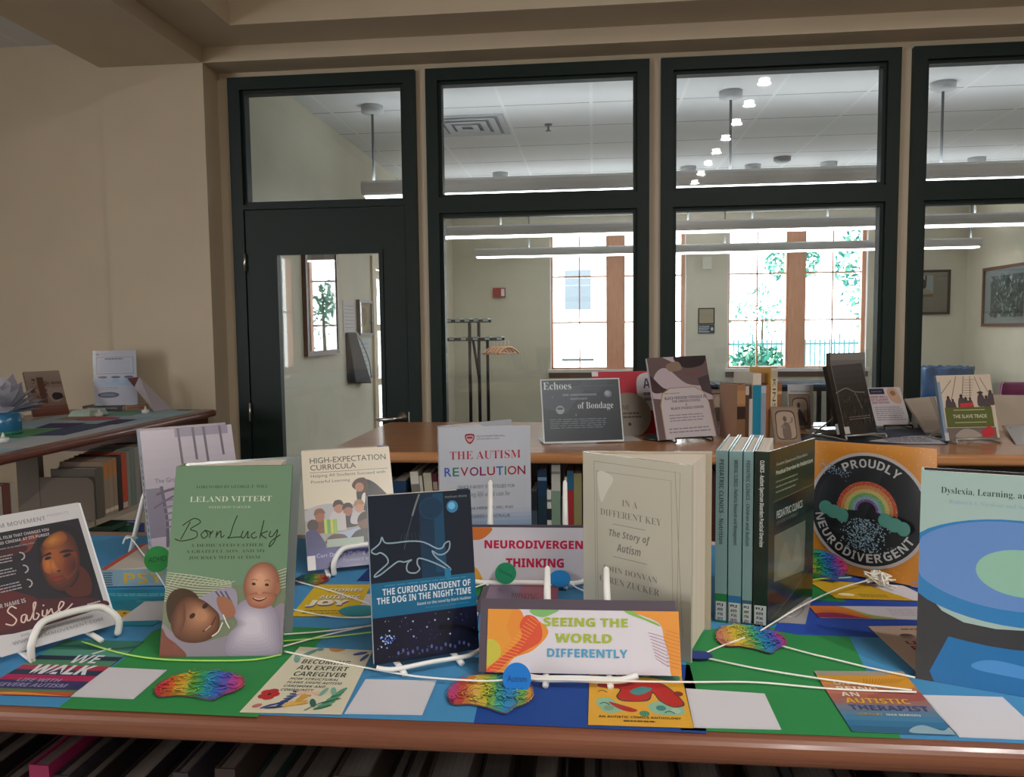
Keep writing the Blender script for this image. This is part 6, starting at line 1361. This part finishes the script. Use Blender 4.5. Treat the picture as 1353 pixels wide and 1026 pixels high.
def art_trade(A):
    A.rect(0, 0, 1, 1, '#b3a595'); A.rect(0, 0, .05, .9, '#6f8296'); 
    for a, b in (((.36, .98), (.22, .62)), ((.50, .98), (.40, .58)), ((.62, .98), (.56, .6)), ((.70, .97), (.82, .62)), ((.80, .95), (.95, .66)), ((.05, .72), (.26, .92))): A.stroke([a, b], .002, '#4a3f38', False)
    for i in range(9): A.stroke([(.40+.012*i, .60+.04*i), (.58+.014*i, .60+.04*i)], .0012, '#5a4f46', False)
    for u, v, s in ((.16, .62, 1), (.24, .58, .8), (.40, .64, 1.1), (.48, .60, 1), (.56, .60, .8), (.76, .68, 1.1), (.86, .62, .9), (.95, .70, 1)):
        A.blob([(u-.06*s, v-.16), (u-.05*s, v-.02), (u, v+.02), (u+.05*s, v-.02), (u+.06*s, v-.16)], '#40363a'); A.ell(u, v+.03, .026*s, .03*s, '#2f2522'); 
    A.blob([(.70, .72), (.76, .74), (.82, .72), (.76, .70)], '#2a2220')
    A.poly([(.07, .20), (.93, .20), (.93, .50), (.07, .50)], '#4a5220'); A.rect(.22, .455, .80, .463, '#b0b09a'); A.rect(.22, .265, .80, .273, '#b0b09a'); A.txt('THE SLAVE TRADE', .20, .335, .82, .39, '#b9b8a6', 'sans', .006); A.poly([(.36, .50), (.60, .51), (.60, .57), (.36, .56)], '#a82a30')
    A.poly([(.05, 0), (.95, 0), (.95, .19), (.05, .19)], '#5f5550'); A.blob([(.2, .05), (.35, .17), (.55, .15), (.66, .05)], '#8a8078'); A.poly([(.66, .12), (.84, .22), (.92, .14), (.9, .05), (.72, .04)], '#a8202c'); A.rect(0, .0, .07, .12, '#a8a8ac')
e = board('paperback_book', 'book with sailing ship picture and olive band THE SLAVE TRADE', 'book', 1.2758, 2.8065, 6.8, 16.8, .187, .227, .016, '#b3a595', art_trade, 1.1085, .6, .2, .7, 'front_cover')
m = MB(); m.box(-.0945, .001, 0, -.0937, .015, .226, K('#6f8296', .3)); m.build('spine', e)
wire_stand('grey wire stand under the book with the sailing ship', 1.2758, 2.8065, 6.8, 16.8, .075, .17, 'wire_grey')

# open book and papers
def leaning_sheet(name, label, cat, quad, c, art, th=.003):
    """sheet whose back edge is raised: back-left, back-right, front-right, front-left as (x, y, z)"""
    m = MB(); q = [Vector(p) for p in quad]; n = (q[1]-q[0]).cross(q[3]-q[0]).normalized(); n = n if n.z > 0 else -n
    m.hexa([q[3]-n*th, q[2]-n*th, q[1]-n*th, q[0]-n*th], [q[3], q[2], q[1], q[0]], K(c)); A = Art(m, *q, n, .6); A.STEP = .00004
    if art: art(A)
    return tag(m.build(name), label, cat)
def art_openL(A): A.rect(0, 0, 1, 1, '#a5988a'); A.rect(.86, 0, 1, 1, '#8f8275'); A.lines(.1, .2, .8, .85, 9, '#978a7c', .25, 2)
def art_openR(A): A.rect(0, 0, 1, 1, '#a69a8c'); A.rect(.05, .62, .95, 1, '#3a2f2c'); A.lines(.1, .1, .9, .5, 6, '#978a7c', .25, 5)
e = empty('open_book', (0, 0, 0), label='large open book raised behind the sailing ship book', cat='book')
for nm, quad, art in (('page_block', [(1.235, 3.30, 1.205), (1.345, 3.30, 1.215), (1.262, 2.99, 1.118), (1.205, 3.02, 1.118)], art_openL), ('cover', [(1.347, 3.30, 1.215), (1.56, 3.30, 1.205), (1.46, 2.99, 1.118), (1.264, 2.99, 1.118)], art_openR)):
    o = leaning_sheet(nm, None, None, quad, '#a5988a', art, .012); o.parent = e
m = MB(); m.box(1.25, 3.20, 1.1012, 1.40, 3.26, 1.15, K('#8a857c')); m.build('book_rest', e)
def art_news(A): A.rect(0, 0, 1, 1, '#a8a4a4'); A.blob([(.30, .16), (.5, .30), (.8, .34), (1, .3), (1, .08), (.6, .06)], '#1c1d22'); A.blob([(.05, .9), (.3, .8), (.5, .6), (.3, .55), (.1, .7)], '#77777c'); A.lines(.1, .4, .9, .52, 2, '#8a8688', .3, 3)
leaning_sheet('newspaper', 'folded newspaper with black round picture beside the sailing ship book', 'newspaper', [(1.53, 3.12, 1.118), (1.82, 3.20, 1.130), (1.66, 2.75, 1.104), (1.385, 2.75, 1.104)], '#a8a4a4', art_news)
leaning_sheet('paper_sheet', 'large tan paper leaning behind the newspaper', 'paper', [(1.58, 3.37, 1.215), (2.0, 3.37, 1.21), (1.97, 3.25, 1.104), (1.56, 3.25, 1.104)], '#a5988a', None)
flat_card('paper_sheet', 'black paper lying under the wire stands on the middle bookcase', 'paper', [(.70, 3.02), (1.30, 3.00), (1.17, 2.75), (.72, 2.77)], None, '#15151a', z=1.1003)
flat_card('paper_sheet', 'dark navy paper lying in front of the white flyer stand', 'paper', [(1.05, 3.19), (1.25, 3.19), (1.19, 2.95), (1.03, 2.86)], None, '#16213a', z=1.1012)
m = MB(); n_ = 18; arc_ = [(1.17, 2.762), (1.213, 2.975)]+[(1.213+(.945-1.213)*t/n_+.0, 2.975-(2.975-2.825)*(t/n_)**1.6) for t in range(1, n_+1)]+[(1.05, 2.765)]
m.slab(arc_, 1.1018, 1.1026, K('#a8a4ac')); A = Art(m, (.98, 2.95, 1.1026), (1.19, 2.95, 1.1026), (1.15, 2.78, 1.1026), (.98, 2.78, 1.1026), (0, 0, 1)); A.STEP = .00004; A.lines(.12, .1, .95, .9, 4, '#35333a', .45, 6)
tag(m.build('paper_fan'), 'white rounded paper with dark lines of print at the wooden edge', 'paper')
flat_card('paper_sheet', 'white paper lying behind the arch labelled cover', 'paper', [(.42, 3.20), (.56, 3.20), (.54, 2.97), (.43, 2.97)], None, '#b0b4ba', z=1.1003)
flat_card('paper_sheet', 'white paper lying beside the foot of the tall clear holder', 'paper', [(.83, 3.26), (1.0, 3.26), (.98, 3.08), (.80, 3.08)], None, '#b9bcc0', z=1.1010)
flat_card('paper_sheet', 'white paper lying under the round grey disc', 'paper', [(.02, 2.95), (.14, 2.97), (.17, 2.83), (.06, 2.80)], None, '#b0aeb2', z=1.1003)
mb = MB(); mb.lathe([(.045, 0), (.05, .006), (.042, .012)], (.225, 2.86, 1.1005), M['wire_black'], 20); tag(mb.build('round_weight'), 'small round black weight in front of the red poster', 'weight')

# ================================================================== on the side bookcase
sheet2 = lambda label, quad, c, z=1.1006: flat_card('paper_sheet', label, 'paper', quad, None, c, z=z)
sheet2('long pale blue paper along the edge of the side bookcase', [(-2.62, 3.90), (-2.02, 3.93), (-1.985, .9), (-2.62, .9)], '#94a9b4', 1.1002)
sheet2('white paper strip lying at the edge of the side bookcase', [(-2.20, 3.30), (-2.01, 3.32), (-2.0, 2.60), (-2.16, 2.58)], '#a9aeb4')
sheet2('dark blue paper beside the blue jar', [(-2.28, 3.30), (-2.12, 3.30), (-2.09, 2.92), (-2.22, 2.90)], '#2a3f62', 1.1012)
sheet2('purple paper beside the paper flower', [(-2.44, 3.32), (-2.28, 3.34), (-2.24, 3.16), (-2.38, 3.14)], '#33265a', 1.1014)
sheet2('green paper under the blue jar', [(-2.46, 3.12), (-2.24, 3.14), (-2.22, 2.84), (-2.42, 2.84)], '#4f8a5a', 1.1010)
sheet2('tan paper below the brown picture book', [(-2.56, 3.66), (-2.36, 3.66), (-2.34, 3.46), (-2.52, 3.46)], '#9a7a5c', 1.1010)
sheet2('dark purple paper near the edge of the side bookcase', [(-2.22, 3.48), (-2.12, 3.48), (-2.10, 3.28), (-2.20, 3.28)], '#2c2352', 1.1014)
sheet2('sea green paper in front of the thin stacked books', [(-2.46, 3.86), (-2.18, 3.88), (-2.16, 3.64), (-2.42, 3.62)], '#6f9a8a', 1.1010)
sheet2('light blue paper under the leaning leaflet', [(-2.30, 3.92), (-2.03, 3.92), (-2.02, 3.56), (-2.22, 3.56)], '#93b0ba', 1.1014)
m = MB(); m.slab([(-2.33+.10*math.cos(R(t)), 3.50+.075*math.sin(R(t))) for t in range(0, 360, 15)], 1.1016, 1.1022, K('#a8485a')); tag(m.build('paper_disc'), 'pink red round paper lying on the side bookcase', 'paper')
m = MB(); m.hexa([(-2.54, 3.58, 1.1018), (-2.44, 3.60, 1.1018), (-2.42, 3.72, 1.1018), (-2.51, 3.71, 1.1018)], [(-2.53, 3.60, 1.128), (-2.44, 3.61, 1.128), (-2.43, 3.71, 1.132), (-2.51, 3.70, 1.132)], K('#a3b8ae', .2, .6)); tag(m.build('plastic_packet'), 'pale green clear packet lying before the thin stacked books', 'packet')
# blue jar with paper flower
e = empty('jar', (-2.352, 2.955, 1.1016), label='blue and green glass jar standing at the picture edge', cat='jar')
m = MB(); m.lathe([(.040, 0), (.046, .006), (.047, .05), (.046, .084), (.042, .084), (.042, .012)], (0, 0, 0), K('#2a6488', .15, .5), 30); jb = m.build('body', e)
m = MB(); m.lathe([(.0474, .0), (.0476, .008), (.0474, .014)], (0, 0, 0), K('#2f6a62', .3), 30); m.build('label_band', jb)
e = empty('paper_flower', (-2.575, 3.22, 1.1018), label='white folded paper flower standing behind the blue jar', cat='flower')
r_ = random.Random(21); WH = K('#b3b1bd', .8)
for i in range(34):
    a = 2*math.pi*i/17+r_.uniform(-.15, .15); el = r_.uniform(.05, 1.4); L_ = r_.uniform(.13, .19); d = Vector((math.cos(a)*math.cos(el), math.sin(a)*math.cos(el), math.sin(el))); s_ = d.cross(Vector((0, 0, 1))).normalized()*L_*.26; c0 = Vector((0, 0, .055)); mid_ = c0+d*L_*.6
    m = MB(); fold = Vector((0, 0, .014)); tip = c0+d*L_
    for p_ in (s_, -s_): m.face([c0, mid_+p_+fold, tip, mid_-fold*.3], WH)
    m.build('petal', e)
m = MB(); m.lathe([(.035, 0), (.05, .03), (.03, .065)], (0, 0, 0), WH, 12); m.build('base', e)
def tealight(x, y, label):
    e = empty('tea_light', (x, y, 1.1022), label=label, cat='candle')
    m = MB(); m.lathe([(.019, 0), (.019, .015), (.016, .017)], (0, 0, 0), M['white_plastic'], 18); m.build('body', e)
    m = MB(); m.lathe([(.006, .016), (.007, .022), (.003, .032), (.0005, .037)], (0, 0, 0), M['white_plastic'], 10); m.build('flame_tip', e)
tealight(-2.19, 2.72, 'white battery tea light at the edge below the blue jar')
tealight(-2.39, 3.60, 'white battery tea light beside the pink red paper')
tealight(-2.235, 3.74, 'white battery tea light before the leaning leaflet')
# brown picture book on an easel
def art_brown(A):
    A.rect(0, 0, 1, 1, '#6f5850'); A.grad(0, .2, 1, 1, '#7a6258', '#8f8078', 8); r_ = random.Random(6)
    for i in range(60): A.ell(r_.uniform(.12, .6), r_.uniform(.25, .85), r_.uniform(.03, .09), r_.uniform(.015, .04), r_.choice(['#5a4038', '#7f675c', '#4f3832', '#8a7468']), r_.uniform(-10, 10), 9)
    A.rect(.30, .3, .48, .86, '#54392f'); A.blob([(.52, .48), (.56, .62), (.75, .6), (.95, .62), (.98, .46), (.8, .30), (.6, .32)], '#8f8078'); A.blob([(.62, .42), (.70, .50), (.90, .48), (.92, .38), (.7, .34)], '#2a2022'); A.rect(0, 0, 1, .2, '#6a3f36'); A.grad(0, .0, 1, .22, '#63382f', '#6f4a40', 3)
    for u in (.55, .75, .9): A.ell(u, .72, .09, .03, '#6a544c')
board('picture_book', 'brown picture book leaning on the side bookcase behind the paper flower', 'book', -2.634, 3.600, 60, 22, .165, .233, .014, '#6f5850', art_brown, 1.105, 0, .35, .4, 'front_cover')
e = standing('easel', 'thin white easel leg behind the brown picture book', 'easel', 0, 0, 0, 0, 0); m = MB(); m.tube([(-2.70, 3.48, 1.105), (-2.745, 3.55, 1.27)], .004, M['white_plastic'], 8); m.build('upright', e); m = MB(); m.tube([(-2.70, 3.48, 1.105), (-2.80, 3.62, 1.105)], .004, M['white_plastic'], 8); m.build('foot', e)
# information sign
def art_info(A):
    A.rect(0, 0, 1, 1, '#a9a6b2'); A.ell(.10, .935, .035, .022, '#3f4458'); A.ell(.10, .935, .02, .012, '#a9a6b2'); A.lines(.16, .91, .36, .955, 2, '#8f8fa0', .4, 2); A.rect(.07, .575, .93, .885, '#5a6480'); A.rect(.082, .584, .918, .876, '#a9a8b6'); A.lines(.27, .835, .73, .865, 1, '#3f4458', .8, 5); A.lines(.13, .61, .88, .82, 8, '#8d90a2', .3, 7)
    A.rect(0, .36, 1, .50, '#8fa3bd'); A.grad(.02, .38, .98, .50, '#8fa3bd', '#9fa9bb', 4)
    for u in (.09, .40, .70): A.ell(u+.11, .515, .11, .022, '#22304f'); A.lines(u+.03, .42, u+.18, .48, 2, '#6a7a96', .35, 3)
    A.lines(.08, .28, .58, .34, 2, '#77798a', .35, 4); A.ell(.33, .19, .25, .055, '#22304f', 0, 26); A.lines(.15, .17, .5, .21, 2, '#77829a', .4, 5)
e = board('sign_holder', 'white information sheet with blue buttons at the end of the side bookcase', 'sign', -2.48, 3.885, 8, 3, .220, .284, .003, '#a9a6b2', art_info, 1.1292, .6, .3, .3, 'printed_sheet')
m = MB(); m.face([(-.113, -.004, 0), (.113, -.004, 0), (.113, -.004, .286), (-.113, -.004, .286)], M['acrylic']); m.build('clear_front', e)
m = MB(); m.box(-.113, -.004, -.0002, .113, .05, .0018, M['clear_plastic']); m.build('foot', e)
# thin books lying in front of it
def flat_book(label, x, y, rz, w, d, t, c, side, lines_c):
    e = empty('paperback_book', (x, y, 1.1024), (0, 0, R(rz)), label, 'book')
    m = MB(); m.box(0, .001, t-.001, w, d, t, K(c, .4)); m.box(0, .001, 0, w, d, .001, K(c, .4)); m.build('cover', e)
    m = MB(); m.box(0, 0, 0, w, .0009, t, K(side, .4)); A = Art(m, (0, 0, t), (w, 0, t), (w, 0, 0), (0, 0, 0), (0, -1, 0)); A.STEP = .00004; A.lines(.12, .3, .9, .7, 1, lines_c, .8, 3); m.build('spine', e)
    m = MB(); m.box(.002, .0012, .0011, w-.002, d-.002, t-.0011, M['pages']); m.build('page_block', e)
flat_book('thin dark book lying with its spine out before the information sheet', -2.645, 3.850, 3, .212, .095, .026, '#2a2022', '#241c1e', '#77706a')
flat_book('thin tan book lying beside the dark one before the information sheet', -2.424, 3.868, 22, .105, .07, .026, '#8a6652', '#97705a', '#77543f')
# leaflet folded like a tent
e = empty('leaflet', (0, 0, 0), label='white tent folded leaflet with dark red top leaning by the information sheet', cat='leaflet')
q = [(-2.391, 3.845, 1.274), (-2.323, 3.845, 1.280), (-2.195, 3.92, 1.1035), (-2.232, 3.815, 1.1035)]
def art_leaf(A): A.rect(0, 0, 1, 1, '#a39aa2'); A.rect(0, .72, 1, 1, '#54262c'); A.lines(.15, .80, .85, .92, 2, '#a87a7a', .4, 2); A.lines(.12, .1, .85, .62, 8, '#857e88', .3, 5)
o = leaning_sheet('front_panel', None, None, q, '#a39aa2', art_leaf, .0015); o.parent = e
o = leaning_sheet('back_panel', None, None, [q[0], q[1], (-2.235, 3.945, 1.1035), (-2.275, 3.94, 1.1035)], '#a39aa2', None, .0015); o.parent = e
flat_card('card_strip', 'flat black and white strip at the far corner of the side bookcase', 'card', [(-2.16, 3.93), (-2.04, 3.935), (-2.02, 3.86), (-2.15, 3.86)], lambda A: A.rect(0, .3, .6, .8, '#3a3634'), '#97938f', z=1.1016)
